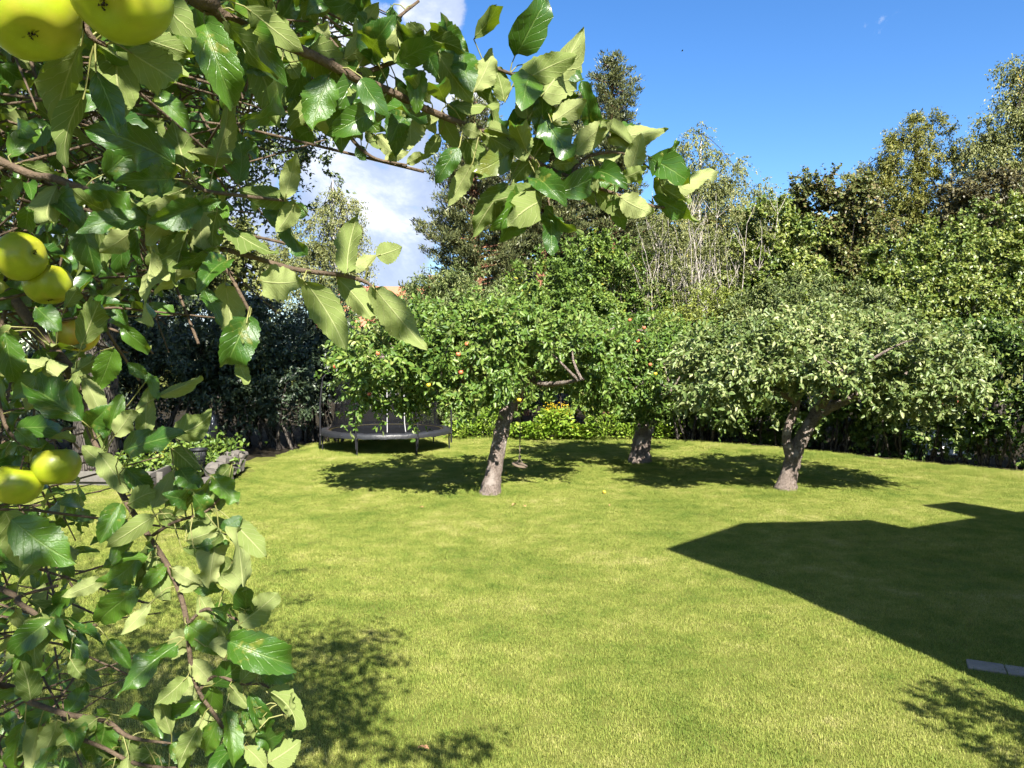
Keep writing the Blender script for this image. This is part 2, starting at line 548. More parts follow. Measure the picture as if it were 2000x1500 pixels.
# ---- grass: one object; its mesh holds a few small patches of blades and the points they are repeated on
def grass_object():
    rng = np.random.default_rng(3)
    Vs, Fs, var, off = [], [], [], 0
    NV = 4
    S = 0.78
    for v in range(NV):
        nb = 5000
        px = rng.uniform(-S / 2, S / 2, nb); py = rng.uniform(-S / 2, S / 2, nb)
        ang = rng.uniform(0, 2 * np.pi, nb)
        hh = rng.gamma(5.0, 0.0036, nb) + 0.007
        hh = np.clip(hh, 0.012, 0.075)
        lean = rng.uniform(0.1, 1.1, nb)
        wd = rng.uniform(0.0018, 0.0038, nb)
        dx, dy = np.cos(ang), np.sin(ang)
        ox, oy = -dy, dx
        b0 = np.stack([px - ox * wd / 2, py - oy * wd / 2, np.zeros(nb) - 0.01], 1)
        b1 = np.stack([px + ox * wd / 2, py + oy * wd / 2, np.zeros(nb) - 0.01], 1)
        mx_ = px + dx * hh * lean * .35; my_ = py + dy * hh * lean * .35
        m0 = np.stack([mx_ - ox * wd * .4, my_ - oy * wd * .4, hh * .6], 1)
        m1 = np.stack([mx_ + ox * wd * .4, my_ + oy * wd * .4, hh * .6], 1)
        tp = np.stack([px + dx * hh * lean, py + dy * hh * lean, hh * np.clip(1.05 - .35 * lean, .4, 1)], 1)
        vv = np.stack([b0, b1, m1, m0, tp], 1).reshape(-1, 3)
        base = np.arange(nb) * 5 + off
        f = np.concatenate([np.stack([base, base + 1, base + 2], 1), np.stack([base, base + 2, base + 3], 1), np.stack([base + 3, base + 2, base + 4], 1)])
        Vs.append(vv); Fs.append(f); var.append(np.full(len(vv), v)); off += len(vv)
    pts = []
    step = 0.5
    for yy in np.arange(4.2, 27.4, step):
        half = 0.72 * yy + 2.2
        for xx in np.arange(-min(half, 15), min(half, 19), step):
            # lawn outline: behind the border line nothing is mown
            if yy > 26.2: continue
            if xx > 4.2 and yy > 25.9 - (xx - 4.2) * 1.12 + 0.7: continue
            if xx < -6.2 and yy > 19.9: continue
            if xx < -7.2 and 15.9 < yy < 19.2: continue
            if -7.2 <= xx < -6.1 and 14.0 < yy < 19.2: continue
            pts.append((xx + rng.uniform(-.1, .1), yy + rng.uniform(-.1, .1)))
    pts = np.array(pts)
    npn = len(pts)
    rot = rng.uniform(0, 2 * np.pi, npn)
    sc = rng.uniform(0.85, 1.15, npn)
    idx = rng.integers(0, NV, npn)
    # longer grass where the mower does not reach: under the trampoline, along the border, round the trunks
    d = np.hypot(pts[:, 0] + 3.7, pts[:, 1] - 22.7)
    tall = (d < 2.3) | (np.hypot(pts[:, 0] + .45, pts[:, 1] - 15.1) < .4) | (np.hypot(pts[:, 0] - 3.24, pts[:, 1] - 19.5) < .45) | (np.hypot(pts[:, 0] - 5.5, pts[:, 1] - 15.5) < .4) | (pts[:, 1] > 25.1) | ((pts[:, 0] > 4) & (pts[:, 1] > 25.2 - (pts[:, 0] - 4.2) * 1.12))
    zs = np.where(tall, 2.3, .78) * rng.uniform(.8, 1.2, npn)
    P3 = np.concatenate([pts, hgt(pts[:, 0], pts[:, 1])[:, None]], 1)
    V = np.concatenate(Vs + [P3])
    Fa = np.concatenate(Fs)
    nv = len(V)
    me = mesh_np('lawn_grass', V, Fa, 3)
    def attr(nm, typ, data):
        at = me.attributes.new(nm, typ, 'POINT')
        at.data.foreach_set('value', data)
    vfull = np.full(nv, -1, np.int32); vfull[:off] = np.concatenate(var)
    attr('variant', 'INT', vfull)
    z0 = np.zeros(nv, np.float32)
    r_ = z0.copy(); r_[off:] = rot; attr('rot', 'FLOAT', r_)
    s_ = z0.copy(); s_[off:] = sc; attr('sc', 'FLOAT', s_)
    h_ = z0.copy(); h_[off:] = zs; attr('zs', 'FLOAT', h_)
    i_ = np.zeros(nv, np.int32); i_[off:] = idx; attr('pick', 'INT', i_)
    o = link('lawn_grass', me, M['grass'])
    tag(o, 'short sunlit mown grass covering the whole lawn', 'grass', kind='stuff')
    ng = bpy.data.node_groups.new('grass_repeat', 'GeometryNodeTree')
    ng.interface.new_socket('Geometry', in_out='INPUT', socket_type='NodeSocketGeometry')
    ng.interface.new_socket('Geometry', in_out='OUTPUT', socket_type='NodeSocketGeometry')
    N, Lk = ng.nodes, ng.links
    gi = N.new('NodeGroupInput'); go = N.new('NodeGroupOutput')
    def named(nm, typ):
        a = N.new('GeometryNodeInputNamedAttribute'); a.data_type = typ; a.inputs[0].default_value = nm
        return a.outputs[0]
    def cmp(sock, val):
        c = N.new('FunctionNodeCompare'); c.data_type = 'INT'; c.operation = 'EQUAL'
        Lk.new(sock, c.inputs[2]); c.inputs[3].default_value = val
        return c.outputs[0]
    va = named('variant', 'INT')
    join = N.new('GeometryNodeJoinGeometry')
    def sep(val):
        s = N.new('GeometryNodeSeparateGeometry'); s.domain = 'POINT'
        Lk.new(gi.outputs[0], s.inputs[0]); Lk.new(cmp(va, val), s.inputs[1])
        return s.outputs[0]
    points = sep(-1)
    comb = N.new('ShaderNodeCombineXYZ'); Lk.new(named('rot', 'FLOAT'), comb.inputs[2])
    cs = N.new('ShaderNodeCombineXYZ')
    sca = named('sc', 'FLOAT')
    Lk.new(sca, cs.inputs[0]); Lk.new(sca, cs.inputs[1]); Lk.new(named('zs', 'FLOAT'), cs.inputs[2])
    for v in range(NV):
        ip = N.new('GeometryNodeInstanceOnPoints')
        Lk.new(points, ip.inputs['Points'])
        Lk.new(cmp(named('pick', 'INT'), v), ip.inputs['Selection'])
        Lk.new(sep(v), ip.inputs['Instance'])
        Lk.new(comb.outputs[0], ip.inputs['Rotation'])
        Lk.new(cs.outputs[0], ip.inputs['Scale'])
        Lk.new(ip.outputs[0], join.inputs[0])
    Lk.new(join.outputs[0], go.inputs[0])
    md = o.modifiers.new('grass', 'NODES')
    md.node_group = ng
    return o


m, t, out = new_mat('grass')
geo = t.new('ShaderNodeNewGeometry')
n = t.noise(geo.outputs['Position'], 0.55, 4.0, 0.6)
nb_ = t.noise(geo.outputs['Position'], 2.6, 3.0, 0.6)
r = geo.outputs['Random Per Island']
x = t.math('ADD', t.math('MULTIPLY', r, 0.55), t.math('ADD', t.math('MULTIPLY', t.math('SUBTRACT', n, 0.5), 1.3), t.math('MULTIPLY', t.math('SUBTRACT', nb_, 0.36), 1.1)), clamp=True)
c = t.ramp(x, [(0.0, (.105, .170, .024)), (0.35, (.210, .262, .046)), (0.7, (.335, .350, .084)), (1.0, (.48, .43, .19))])
b = t.new('ShaderNodeBsdfPrincipled')
t.link(c, b.inputs['Base Color'])
t.val(b, Roughness=0.6)
b.inputs['Specular IOR Level'].default_value = 0.2
tr = t.new('ShaderNodeBsdfTranslucent')
t.link(c, tr.inputs[0])
ms = t.new('ShaderNodeMixShader'); ms.inputs[0].default_value = 0.3
t.link(b.outputs[0], ms.inputs[1]); t.link(tr.outputs[0], ms.inputs[2])
t.link(ms.outputs[0], out.inputs[0])
M['grass'] = m
grass_object()

# ------------------------------------------------------------------ houses
M['plaster'] = simple_mat('plaster', (.78, .76, .71), rough=0.9, var=0.05, scale=2.0, bump=0.2)
M['roof_tile'] = simple_mat('roof_tile', (.42, .15, .085), rough=0.85, var=0.3, scale=6.0, bump=0.5, bscale=12)
M['brick_red'] = simple_mat('brick_red', (.30, .11, .07), rough=0.9, var=0.3, scale=9.0, bump=0.5)
M['glass'] = simple_mat('glass', (.03, .04, .05), rough=0.08, var=0.2, spec=0.8)
M['white_paint'] = simple_mat('white_paint', (.8, .8, .78), rough=0.5, var=0.04)


def slab(name, quad, th, mat, parent):
    """a thick slab below a planar quad given in order"""
    q = [Vector(p) for p in quad]
    n = (q[1] - q[0]).cross(q[3] - q[0]).normalized()
    if n.z < 0: n = -n
    v = [tuple(p) for p in q] + [tuple(p - n * th) for p in q]
    me = bpy.data.meshes.new(name)
    me.from_pydata(v, [], [(0, 1, 2, 3), (7, 6, 5, 4), (0, 4, 5, 1), (1, 5, 6, 2), (2, 6, 7, 3), (3, 7, 4, 0)])
    bm = bmesh.new(); bm.from_mesh(me); bmesh.ops.recalc_face_normals(bm, faces=bm.faces[:]); bm.to_mesh(me); bm.free()
    return link(name, me, mat, parent)


def gable_wall(name, x0, x1, y0, y1, zt, zr, along, mat, parent):
    """solid walls with gables; ridge runs along 'x' or 'y'"""
    if along == 'y':
        xm = (x0 + x1) / 2
        v = [(x0, y0, 0), (x1, y0, 0), (x1, y1, 0), (x0, y1, 0), (x0, y0, zt), (x1, y0, zt), (x1, y1, zt), (x0, y1, zt), (xm, y0, zr), (xm, y1, zr)]
        f = [(0, 3, 2, 1), (0, 1, 5, 8, 4), (2, 3, 7, 9, 6), (1, 2, 6, 5), (3, 0, 4, 7), (4, 8, 9, 7), (8, 5, 6, 9)]
    else:
        ym = (y0 + y1) / 2
        v = [(x0, y0, 0), (x1, y0, 0), (x1, y1, 0), (x0, y1, 0), (x0, y0, zt), (x1, y0, zt), (x1, y1, zt), (x0, y1, zt), (x0, ym, zr), (x1, ym, zr)]
        f = [(0, 3, 2, 1), (3, 0, 4, 8, 7), (1, 2, 6, 9, 5), (0, 1, 5, 4), (2, 3, 7, 6), (4, 5, 9, 8), (8, 9, 6, 7)]
    me = bpy.data.meshes.new(name)
    me.from_pydata(v, [], f)
    return link(name, me, mat, parent)


def house(name, loc, label, x0, x1, y0, y1, zt, zr, along, over, wins=(), chim=None, group=None):
    o = empty(name, loc, label, 'house', group)
    gable_wall('wall', x0, x1, y0, y1, zt, zr - 0.12, along, M['plaster'], o)
    if along == 'y':
        xm = (x0 + x1) / 2
        s = (zr - zt) / (xm - x0)
        zo = zt - s * over
        for sgn, xe in ((-1, x0 - over), (1, x1 + over)):
            slab('roof', [(xe, y0 - over, zo), (xm, y0 - over, zr), (xm, y1 + over, zr), (xe, y1 + over, zo)], 0.14, M['roof_tile'], o)
    else:
        ym = (y0 + y1) / 2
        s = (zr - zt) / (ym - y0)
        zo = zt - s * over
        for sgn, ye in ((-1, y0 - over), (1, y1 + over)):
            slab('roof', [(x0 - over, ye, zo), (x1 + over, ye, zo), (x1 + over, ym, zr), (x0 - over, ym, zr)], 0.14, M['roof_tile'], o)
    if chim:
        box_obj('chimney', (chim[0], chim[1], (chim[2] + chim[3]) / 2), (chim[4], chim[5], chim[3] - chim[2]), M['brick_red'], o)
    for (cx_, cy_, cz_, sx, sy, sz) in wins:
        wd = box_obj('window', (cx_, cy_, cz_), (sx, sy, sz), M['white_paint'], o)
        box_obj('pane', (cx_, cy_, cz_), (max(sx - .2, .02) if sx > sy else sx + .02, max(sy - .2, .02) if sy > sx else sy + .02, sz - .2), M['glass'], wd)
    return o


# far house whose red roof shows over the shrubs
house('distant_house', (-9, 58, 0), 'white house with red tiled roof behind the shrubs and pale birch', -13.5, -4.6, 55, 63, 5.2, 8.2, 'x', 0.5,
      wins=[(-9.6, 54.98, 3.6, 1.2, .08, 1.4), (-7.0, 54.98, 3.6, 1.2, .08, 1.4), (-11.5, 54.98, 3.6, 1.2, .08, 1.4)], chim=(-6.0, 59, 7.2, 9.0, .8, .8))
# small white shed behind the hedge, glimpsed through its leaves
house('garden_shed', (12, 22, 0), 'white garden shed glimpsed in small bits through the dark hedge', 11.0, 12.9, 21.4, 23.4, 1.5, 2.1, 'x', 0.15,
      wins=[(11.9, 21.38, 1.0, .5, .06, .5)])

# the house behind the camera's right shoulder: only its shadow lies on the lawn
hs = house('garden_house', (9, 2, 0), 'house beside the garden casting the gabled shadow on the lawn', .38, 3.85, -9.0, -.38, 5.53, 6.14, 'y', 0.38,
           wins=[(1.3, -.36, 3.4, 1.0, .08, 1.3), (3.0, -.36, 3.4, 1.0, .08, 1.3), (2.1, -.36, 1.5, 1.1, .08, 1.4)])
gable_wall('wall', 3.86, 12.0, -8.0, -.9, 5.2, 6.0, 'x', M['plaster'], hs)
slab('roof', [(3.9, -.5, 5.2), (12.4, -.5, 5.2), (12.4, -4.45, 6.15), (3.9, -4.45, 6.15)], .14, M['roof_tile'], hs)
slab('roof', [(3.9, -8.4, 5.2), (12.4, -8.4, 5.2), (12.4, -4.45, 6.15), (3.9, -4.45, 6.15)], .14, M['roof_tile'], hs)
box_obj('chimney', (6.5, -1.05, 5.4), (1.05, .75, 1.95), M['brick_red'], hs)
HM = Matrix.Translation((3.87, 4.85, 0)) @ Matrix.Rotation(math.radians(27.1), 4, 'Z')
for ch in [c_ for c_ in bpy.data.objects if c_.parent == hs]:
    ch.data.transform(HM)
    for c2 in [c_ for c_ in bpy.data.objects if c_.parent == ch]:
        c2.data.transform(HM)

# ------------------------------------------------------------------ trees
def B(px, py, rx, ry, D, rd=None, wgt=1.0):
    c = P(px, py, D)
    return (np.array(c), np.array([rx * D / F, (rd if rd else rx * D / F), ry * D / F]), wgt)


def ellipsoid_pts(rng, n, c, r, lo=0.45):
    d = nrm(rng.standard_normal((n, 3)))
    rr = (lo ** 3 + (1 - lo ** 3) * rng.random(n)) ** (1 / 3.0)
    return c + d * r * rr[:, None], nrm(d / np.maximum(r, .01))


def crown_leaves(rng, blobs, ncl, ntw, nlf, clr, L, asp=0.55, droop=0.15, up=0.25, hang=0.0, lo=0.45, nup=0.8, zmin=0.25):
    wts = np.array([b[2] * (b[1][0] * b[1][1] * b[1][2]) ** 0.6 for b in blobs])
    cnt = np.maximum(1, np.round(ncl * wts / wts.sum())).astype(int)
    C, O = [], []
    for (c, r, wg), k in zip(blobs, cnt):
        p, o = ellipsoid_pts(rng, k, c, r, lo)
        C.append(p); O.append(o)
    C = np.concatenate(C); O = np.concatenate(O)
    n = len(C)
    Ct = np.repeat(C, ntw, 0); Ot = np.repeat(O, ntw, 0)
    D = nrm(Ot * .7 + rng.standard_normal(Ct.shape) * .75 + np.array([0, 0, up - hang * 2.2]))
    cl = np.repeat(rng.uniform(.6, 1.4, n), ntw)
    TL = clr * cl * rng.uniform(.5, 1.3, len(Ct))
    Pt = np.repeat(Ct, nlf, 0); Dt = np.repeat(D, nlf, 0); Tl = np.repeat(TL, nlf); Op = np.repeat(Ot, nlf, 0)
    s = rng.uniform(.15, 1.0, len(Pt)) * Tl
    pos = Pt + Dt * s[:, None] + np.array([0, 0, -1.0]) * ((droop + hang) * s * s)[:, None] + rng.standard_normal(Pt.shape) * clr * .05
    A = nrm(Dt * .5 + rng.standard_normal(Pt.shape) * .65 + np.array([0, 0, -.35 - hang]))
    N = rng.standard_normal(Pt.shape) * .55 + Op * .4 + np.array([0, 0, nup * .6]) + np.array(tuple(TO_SUN)) * .75
    Ls = L * rng.uniform(.6, 1.25, len(pos))
    keep = pos[:, 2] > zmin
    return pos[keep], A[keep], N[keep], Ls[keep], (Ls * asp)[keep], C


def foliage(name, arrs, mat, parent, shape=2, fold=0.12):
    pos, A, N, Ls, Ws = arrs[:5]
    V, Fc, k = leaf_arrays(pos, A, N, Ls, Ws, shape, fold)
    return link(name, mesh_np(name, V, Fc, k), mat, parent)


def limbs(rng, start, targets, r0, r1=0.012, n=5, sag=0.15):
    paths = []
    for tg in targets:
        s = np.array(tuple(start[int(rng.integers(0, len(start)))]))
        tg = np.asarray(tg)
        d = tg - s
        ln = np.linalg.norm(d)
        pts = []
        k1 = rng.standard_normal(3) * ln * .09
        for i in range(n + 1):
            tt = i / n
            p = s + d * tt + k1 * math.sin(math.pi * tt) + np.array([0, 0, sag * ln * math.sin(math.pi * tt) * .5])
            pts.append(p)
        rr = np.linspace(min(r0, .03 + ln * .02), r1, n + 1)
        paths.append((pts, rr))
    return paths


def tree(name, label, base, trunk_pts, trunk_r, blobs, mat, bark, ncl, ntw, nlf, clr, L, seed, nlimb=14, cat='tree', group=None, shape=2, trunks=None, nlow=None, **kw):
    rng = np.random.default_rng(seed)
    o = empty(name, base, label, cat, group)
    arr = crown_leaves(rng, blobs, ncl, ntw, nlf, clr, L, **kw)
    foliage('crown', arr, mat, o, shape)
    tp, tr_ = smooth_path(trunk_pts, trunk_r, 5)
    tube_obj('trunk', [(tp, tr_)], bark, o, 9, 0.04)
    C = arr[5]
    if nlimb:
        sel = C[rng.choice(len(C), min(nlimb, len(C)), replace=False)]
        st = [tp[i] for i in range(len(tp) // 2, len(tp))]
        lo_ = tube_obj('limbs', limbs(rng, st, sel, trunk_r[-1] * .6, .008, 5, .02), M['dark_bark'] if bark == M['birch_bark'] else bark, o, 5)
        lo_["kind"] = "stuff"
    return o


def base_of(px, D):
    q = P(px, 700, D)
    return Vector((q.x, D, 0.0))


# ---- three old apple trees on the lawn
APPLE_TREES = {}


def apple_tree(key, label, trunk_paths, blobs, mat, seed, ncl, limb_paths, L=0.112, ntw=8, nlf=13):
    rng = np.random.default_rng(seed)
    base = Vector(trunk_paths[0][0][0]); base.z = 0
    o = empty('apple_tree', base, label, 'tree', 'old apple trees on the lawn')
    blobs = [(c_ + np.array([0, 0, .04]), r_ * np.array([1, 1, .74]), w_) for c_, r_, w_ in blobs]
    arr = crown_leaves(rng, blobs, ncl, ntw, nlf, 0.46, L, asp=.52, droop=.25, up=.15, lo=.35, nup=.75, zmin=1.0)
    foliage('crown', arr, mat, o, 4)
    tps = []
    allp = []
    for pts, rad in trunk_paths:
        tp, tr_ = smooth_path(pts, rad, 7)
        tps.append((tp, tr_))
        tube_obj('trunk', [(tp, tr_)], M['apple_bark'], o, 14, 0.045)
    for pts, rad in limb_paths:
        tp, tr_ = smooth_path(pts, rad, 6)
        allp += tp[2:]
        tube_obj('limb', [(tp, tr_)], M['apple_bark'], o, 9, 0.05)
    C = arr[5]
    sel = C[rng.choice(len(C), 60, replace=False)]
    # each thin branch starts from the closest limb point
    ap = np.array([tuple(p) for p in allp])
    paths = []
    for tg in sel:
        s = ap[np.argmin(((ap - tg) ** 2).sum(1) + rng.random(len(ap)) * .3)]
        paths += limbs(rng, [s], [tg], .035, .008, 4, .1)
    br = tube_obj('thin_branches', paths, M['apple_bark'], o, 5)
    br["kind"] = "stuff"
    APPLE_TREES[key] = (o, arr)
    return o


T1 = [P(955, 972, 15.1), P(963, 930, 15.1), P(972, 880, 15.15), P(985, 820, 15.2), P(1002, 778, 15.3), P(1030, 735, 15.4), P(1040, 690, 15.5)]
T1[0].z = -0.05
apple_tree('a', 'leaning old apple tree with slim dappled trunk and rope swing, nearest the trampoline',
           [(T1, [.25, .162, .150, .145, .14, .125, .10])],
           [B(770, 700, 95, 62, 14.6, 1.5), B(900, 690, 110, 68, 14.8, 1.9), B(860, 640, 110, 45, 15.6, 1.8), B(1010, 650, 120, 50, 15.4, 2.0), B(1090, 678, 100, 52, 15.2, 1.8),
            B(760, 765, 60, 40, 14.3, .9), B(950, 740, 90, 40, 14.0, 1.0), B(1150, 705, 75, 52, 15.8, 1.3), B(880, 750, 70, 38, 13.9, .9), B(720, 720, 60, 40, 15.5, 1.0)],
           M['apple_leaf'], 21, 330,
           [([P(1002, 778, 15.3), P(985, 740, 15.1), P(930, 705, 14.9), P(850, 690, 14.7), P(760, 700, 14.6)], [.12, .10, .075, .05, .025]),
            ([P(1035, 725, 15.4), P(1075, 715, 15.3), P(1120, 690, 15.2), P(1160, 665, 15.1), P(1200, 640, 15.2)], [.08, .06, .045, .03, .015]),
            ([P(1040, 700, 15.5), P(1035, 665, 15.6), P(1000, 640, 15.8), P(940, 625, 16.2)], [.10, .07, .05, .02]),
            ([P(1030, 735, 15.4), P(1060, 750, 15.0), P(1100, 748, 14.4), P(1140, 740, 13.9)], [.08, .06, .045, .02]),
            ([P(1010, 765, 15.3), P(960, 750, 14.7), P(900, 760, 14.0), P(850, 770, 13.6)], [.07, .055, .04, .02]),
            ([P(1035, 715, 15.4), P(1060, 690, 16.4), P(1080, 670, 17.2), P(1110, 660, 17.8)], [.08, .06, .045, .02])])

T2 = [P(1249, 911, 19.5), P(1251, 880, 19.5), P(1256, 850, 19.5), P(1266, 825, 19.5), P(1280, 790, 19.6), P(1290, 750, 19.7)]
T2[0].z = -0.05
apple_tree('b', 'short stout apple tree with red apples in the middle, furthest from the house',
           [(T2, [.36, .24, .22, .21, .18, .13])],
           [B(1180, 690, 95, 70, 19.0, 1.6), B(1240, 650, 95, 50, 19.6, 1.7), B(1290, 720, 75, 75, 18.9, 1.5), B(1210, 755, 85, 50, 18.6, 1.2), B(1290, 775, 70, 42, 18.7, 1.0),
            B(1130, 730, 60, 50, 19.6, 1.2), B(1340, 680, 60, 50, 20.2, 1.3), B(1240, 700, 90, 50, 20.6, 1.3)],
           M['apple_leaf'], 22, 270,
           [([P(1275, 800, 19.6), P(1240, 760, 19.4), P(1200, 735, 19.2), P(1150, 720, 19.0)], [.14, .10, .06, .025]),
            ([P(1285, 770, 19.6), P(1300, 735, 19.5), P(1310, 700, 19.4), P(1330, 670, 19.6)], [.13, .09, .06, .025]),
            ([P(1288, 755, 19.7), P(1265, 715, 19.8), P(1245, 680, 19.7), P(1235, 645, 19.8)], [.11, .08, .05, .025]),
            ([P(1282, 780, 19.6), P(1290, 775, 19.0), P(1300, 770, 18.4), P(1315, 765, 17.9)], [.08, .06, .04, .02]),
            ([P(1282, 770, 19.6), P(1260, 740, 20.2), P(1240, 720, 20.8), P(1210, 710, 21.3)], [.08, .06, .04, .02])])

T3 = [P(1533, 966, 15.5), P(1540, 930, 15.5), P(1549, 898, 15.5), P(1556, 875, 15.5), P(1575, 840, 15.55), P(1598, 800, 15.7), P(1618, 765, 15.8)]
T3[0].z = -0.05
apple_tree('c', 'silvery-leaved apple tree with forked trunk and wide crown, in front of the dark hedge',
           [(T3, [.265, .172, .16, .15, .13, .11, .08]),
            ([P(1546, 895, 15.45), P(1538, 870, 15.4), P(1537, 845, 15.4), P(1547, 815, 15.4), P(1556, 785, 15.4), P(1552, 755, 15.4), P(1533, 718, 15.4)],
             [.12, .095, .088, .085, .075, .06, .045])],
           [B(1450, 700, 105, 60, 15.2, 1.7), B(1560, 680, 115, 58, 15.4, 1.9), B(1680, 690, 115, 62, 15.4, 2.0), B(1790, 715, 95, 60, 15.3, 1.7), B(1860, 750, 50, 55, 15.2, 1.0),
            B(1400, 760, 70, 40, 14.8, 1.1), B(1480, 755, 80, 36, 14.5, 1.0), B(1640, 735, 80, 36, 14.5, 1.1), B(1740, 770, 80, 34, 14.8, 1.1), B(1600, 640, 110, 36, 16.4, 1.5), B(1380, 705, 50, 55, 15.6, 1.1),
            B(1820, 790, 60, 28, 14.9, .9), B(1720, 650, 80, 34, 16.2, 1.3)],
           M['apple_leaf_pale'], 23, 350,
           [([P(1592, 812, 15.65), P(1630, 792, 15.5), P(1668, 775, 15.4), P(1720, 745, 15.3), P(1790, 725, 15.2)], [.12, .10, .085, .06, .025]),
            ([P(1612, 775, 15.8), P(1640, 735, 16.0), P(1680, 705, 16.1), P(1720, 680, 16.0)], [.09, .07, .05, .02]),
            ([P(1556, 785, 15.4), P(1520, 765, 15.2), P(1470, 750, 15.0), P(1410, 745, 14.9)], [.075, .06, .045, .02]),
            ([P(1540, 735, 15.4), P(1520, 705, 15.5), P(1490, 690, 15.6), P(1440, 680, 15.7)], [.06, .05, .035, .02]),
            ([P(1610, 780, 15.8), P(1600, 740, 15.9), P(1590, 700, 16.2), P(1580, 660, 16.5)], [.08, .065, .045, .02]),
            ([P(1600, 800, 15.7), P(1620, 775, 15.0), P(1640, 750, 14.3), P(1660, 730, 13.8)], [.07, .055, .04, .02]),
            ([P(1618, 765, 15.8), P(1630, 740, 16.6), P(1640, 720, 17.2), P(1650, 700, 17.7)], [.07, .055, .04, .02])])

# ---- left: tall oak that shades the corner, dark shrubs under it
tree('oak_tree', 'tall dark oak tree towering over the shaded corner behind the nearest leaves', base_of(180, 17.5),
     [base_of(180, 17.5), Vector((-9.3, 17.3, 3)), Vector((-9.0, 16.9, 6)), Vector((-8.6, 16.5, 9.5))], [.5, .4, .34, .22],
     [(np.array([-8.6, 16.3, 9.4]), np.array([4.9, 4.6, 3.6]), 1.0), (np.array([-5.6, 15.4, 9.0]), np.array([2.0, 2.6, 2.6]), 1.0), (np.array([-6.3, 17.0, 7.0]), np.array([2.3, 2.6, 1.7]), 1.0),
      (np.array([-11.5, 17, 7.0]), np.array([3.2, 3, 2.4]), 1.0), (np.array([-8.5, 14.6, 7.0]), np.array([2.8, 2.2, 1.7]), .8), (np.array([-5.2, 15.8, 11.2]), np.array([2.0, 2.4, 2.0]), .9)],
     M['oak_leaf'], M['dark_bark'], 620, 9, 14, .62, .115, 31, nlimb=46, droop=.12, up=.2, lo=.3)

shr = [((70, 740, 150, 200, 21.5), 'broad dark evergreen shrub at the left edge behind the green apples'),
       ((235, 700, 120, 190, 23.0), 'tall dark evergreen shrub behind the branch with hanging leaves'),
       ((390, 690, 120, 185, 22.6), 'dark evergreen shrub above the black plastic sacks'),
       ((520, 700, 95, 170, 22.8), 'dark shrub with pale glinting leaves and tangled grey stems'),
       ((625, 690, 70, 160, 24.6), 'thin twiggy dark shrub right beside the trampoline')]
for i, (q, lab) in enumerate(shr):
    D = q[4]
    bs = base_of(q[0], D)
    rng = np.random.default_rng(100 + i)
    o = empty('dark_shrub', bs, lab, 'shrub', 'dark shrubs along the shaded left side')
    bl = [B(q[0] + rng.uniform(-.5, .5) * q[2], q[1] + rng.uniform(-.55, .45) * q[3], q[2] * .55, q[3] * .42, D + rng.uniform(-.6, .8), 1.2) for _ in range(9)]
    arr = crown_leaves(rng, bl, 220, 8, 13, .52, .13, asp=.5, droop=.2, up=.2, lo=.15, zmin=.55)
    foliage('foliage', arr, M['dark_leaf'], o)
    paths = []
    for j in range(16):
        s = bs + Vector((rng.uniform(-1.2, 1.2) * q[2] / 110, rng.uniform(-.5, .5), 0))
        tg = arr[5][int(rng.integers(0, len(arr[5])))]
        paths += limbs(rng, [s], [tg], .05, .012, 6, .25)
    for j in range(10):   # arching, tangled lower stems
        a0 = np.array(bs) + np.array([rng.uniform(-1, 1) * q[2] / 90, -1.0 + rng.uniform(-.4, .4), rng.uniform(.7, 1.5)])
        a1 = a0 + np.array([rng.uniform(-.8, .8), rng.uniform(-.3, .3), rng.uniform(-.5, .5)])
        paths += limbs(rng, [a0], [a1], .014, .006, 6, rng.uniform(-1.2, 1.0))
    tube_obj('stems', paths, M['dark_bark'], o, 5)

# ---- back border and far trees
def shrub(name, label, bl, mat, seed, ncl, ntw, nlf, clr, L, group=None, nst=14, bark='dark_bark', base=None, zmin=.25, **kw):
    rng = np.random.default_rng(seed)
    c = np.mean([b_[0] for b_ in bl], 0)
    bs = Vector((c[0], c[1], 0)) if base is None else base
    o = empty(name, bs, label, 'shrub', group)
    arr = crown_leaves(rng, bl, ncl, ntw, nlf, clr, L, zmin=zmin, **kw)
    foliage('foliage', arr, mat, o)
    paths = []
    for j in range(nst):
        tg = arr[5][int(rng.integers(0, len(arr[5])))]
        s = Vector(((bs.x * .4 + tg[0] * .6) + rng.uniform(-.25, .25), (bs.y * .4 + tg[1] * .6), 0))
        paths += limbs(rng, [s], [tg], .05, .01, 5, .1)
    tube_obj('stems', paths, M[bark], o, 5)
    return o


GB = 'shrubs along the back of the lawn'
shrub('willow_shrub', 'grey-green narrow-leaved shrub behind the trampoline, below the red roof', [B(830, 640, 110, 85, 27, 1.4), B(930, 630, 100, 95, 27.5, 1.4), B(870, 590, 80, 45, 28, 1.2), B(790, 700, 90, 90, 26.5, 1.2), B(900, 740, 110, 90, 26.6, 1.0), B(720, 690, 60, 90, 27.5, 1.2)],
      M['willow_leaf'], 201, 300, 9, 20, .6, .15, GB, asp=.3, up=.6, lo=.3)
shrub('broadleaf_shrub', 'bright green shrub with a few yellow leaves below the pines', [B(1080, 590, 90, 95, 28, 1.5), B(1180, 560, 95, 95, 28.5, 1.5), B(1130, 660, 130, 90, 27.5, 1.4), B(1240, 640, 80, 90, 28.0, 1.4), B(1020, 660, 90, 90, 27.5, 1.3), B(1170, 510, 60, 50, 29, 1.2), B(1130, 760, 150, 70, 26.6, 1.0), B(1010, 765, 100, 60, 26.7, .8), B(1235, 775, 100, 55, 26.7, .8), B(940, 780, 60, 55, 26.5, .7)],
      M['shrub_leaf'], 202, 400, 9, 19, .6, .14, GB, lo=.3)
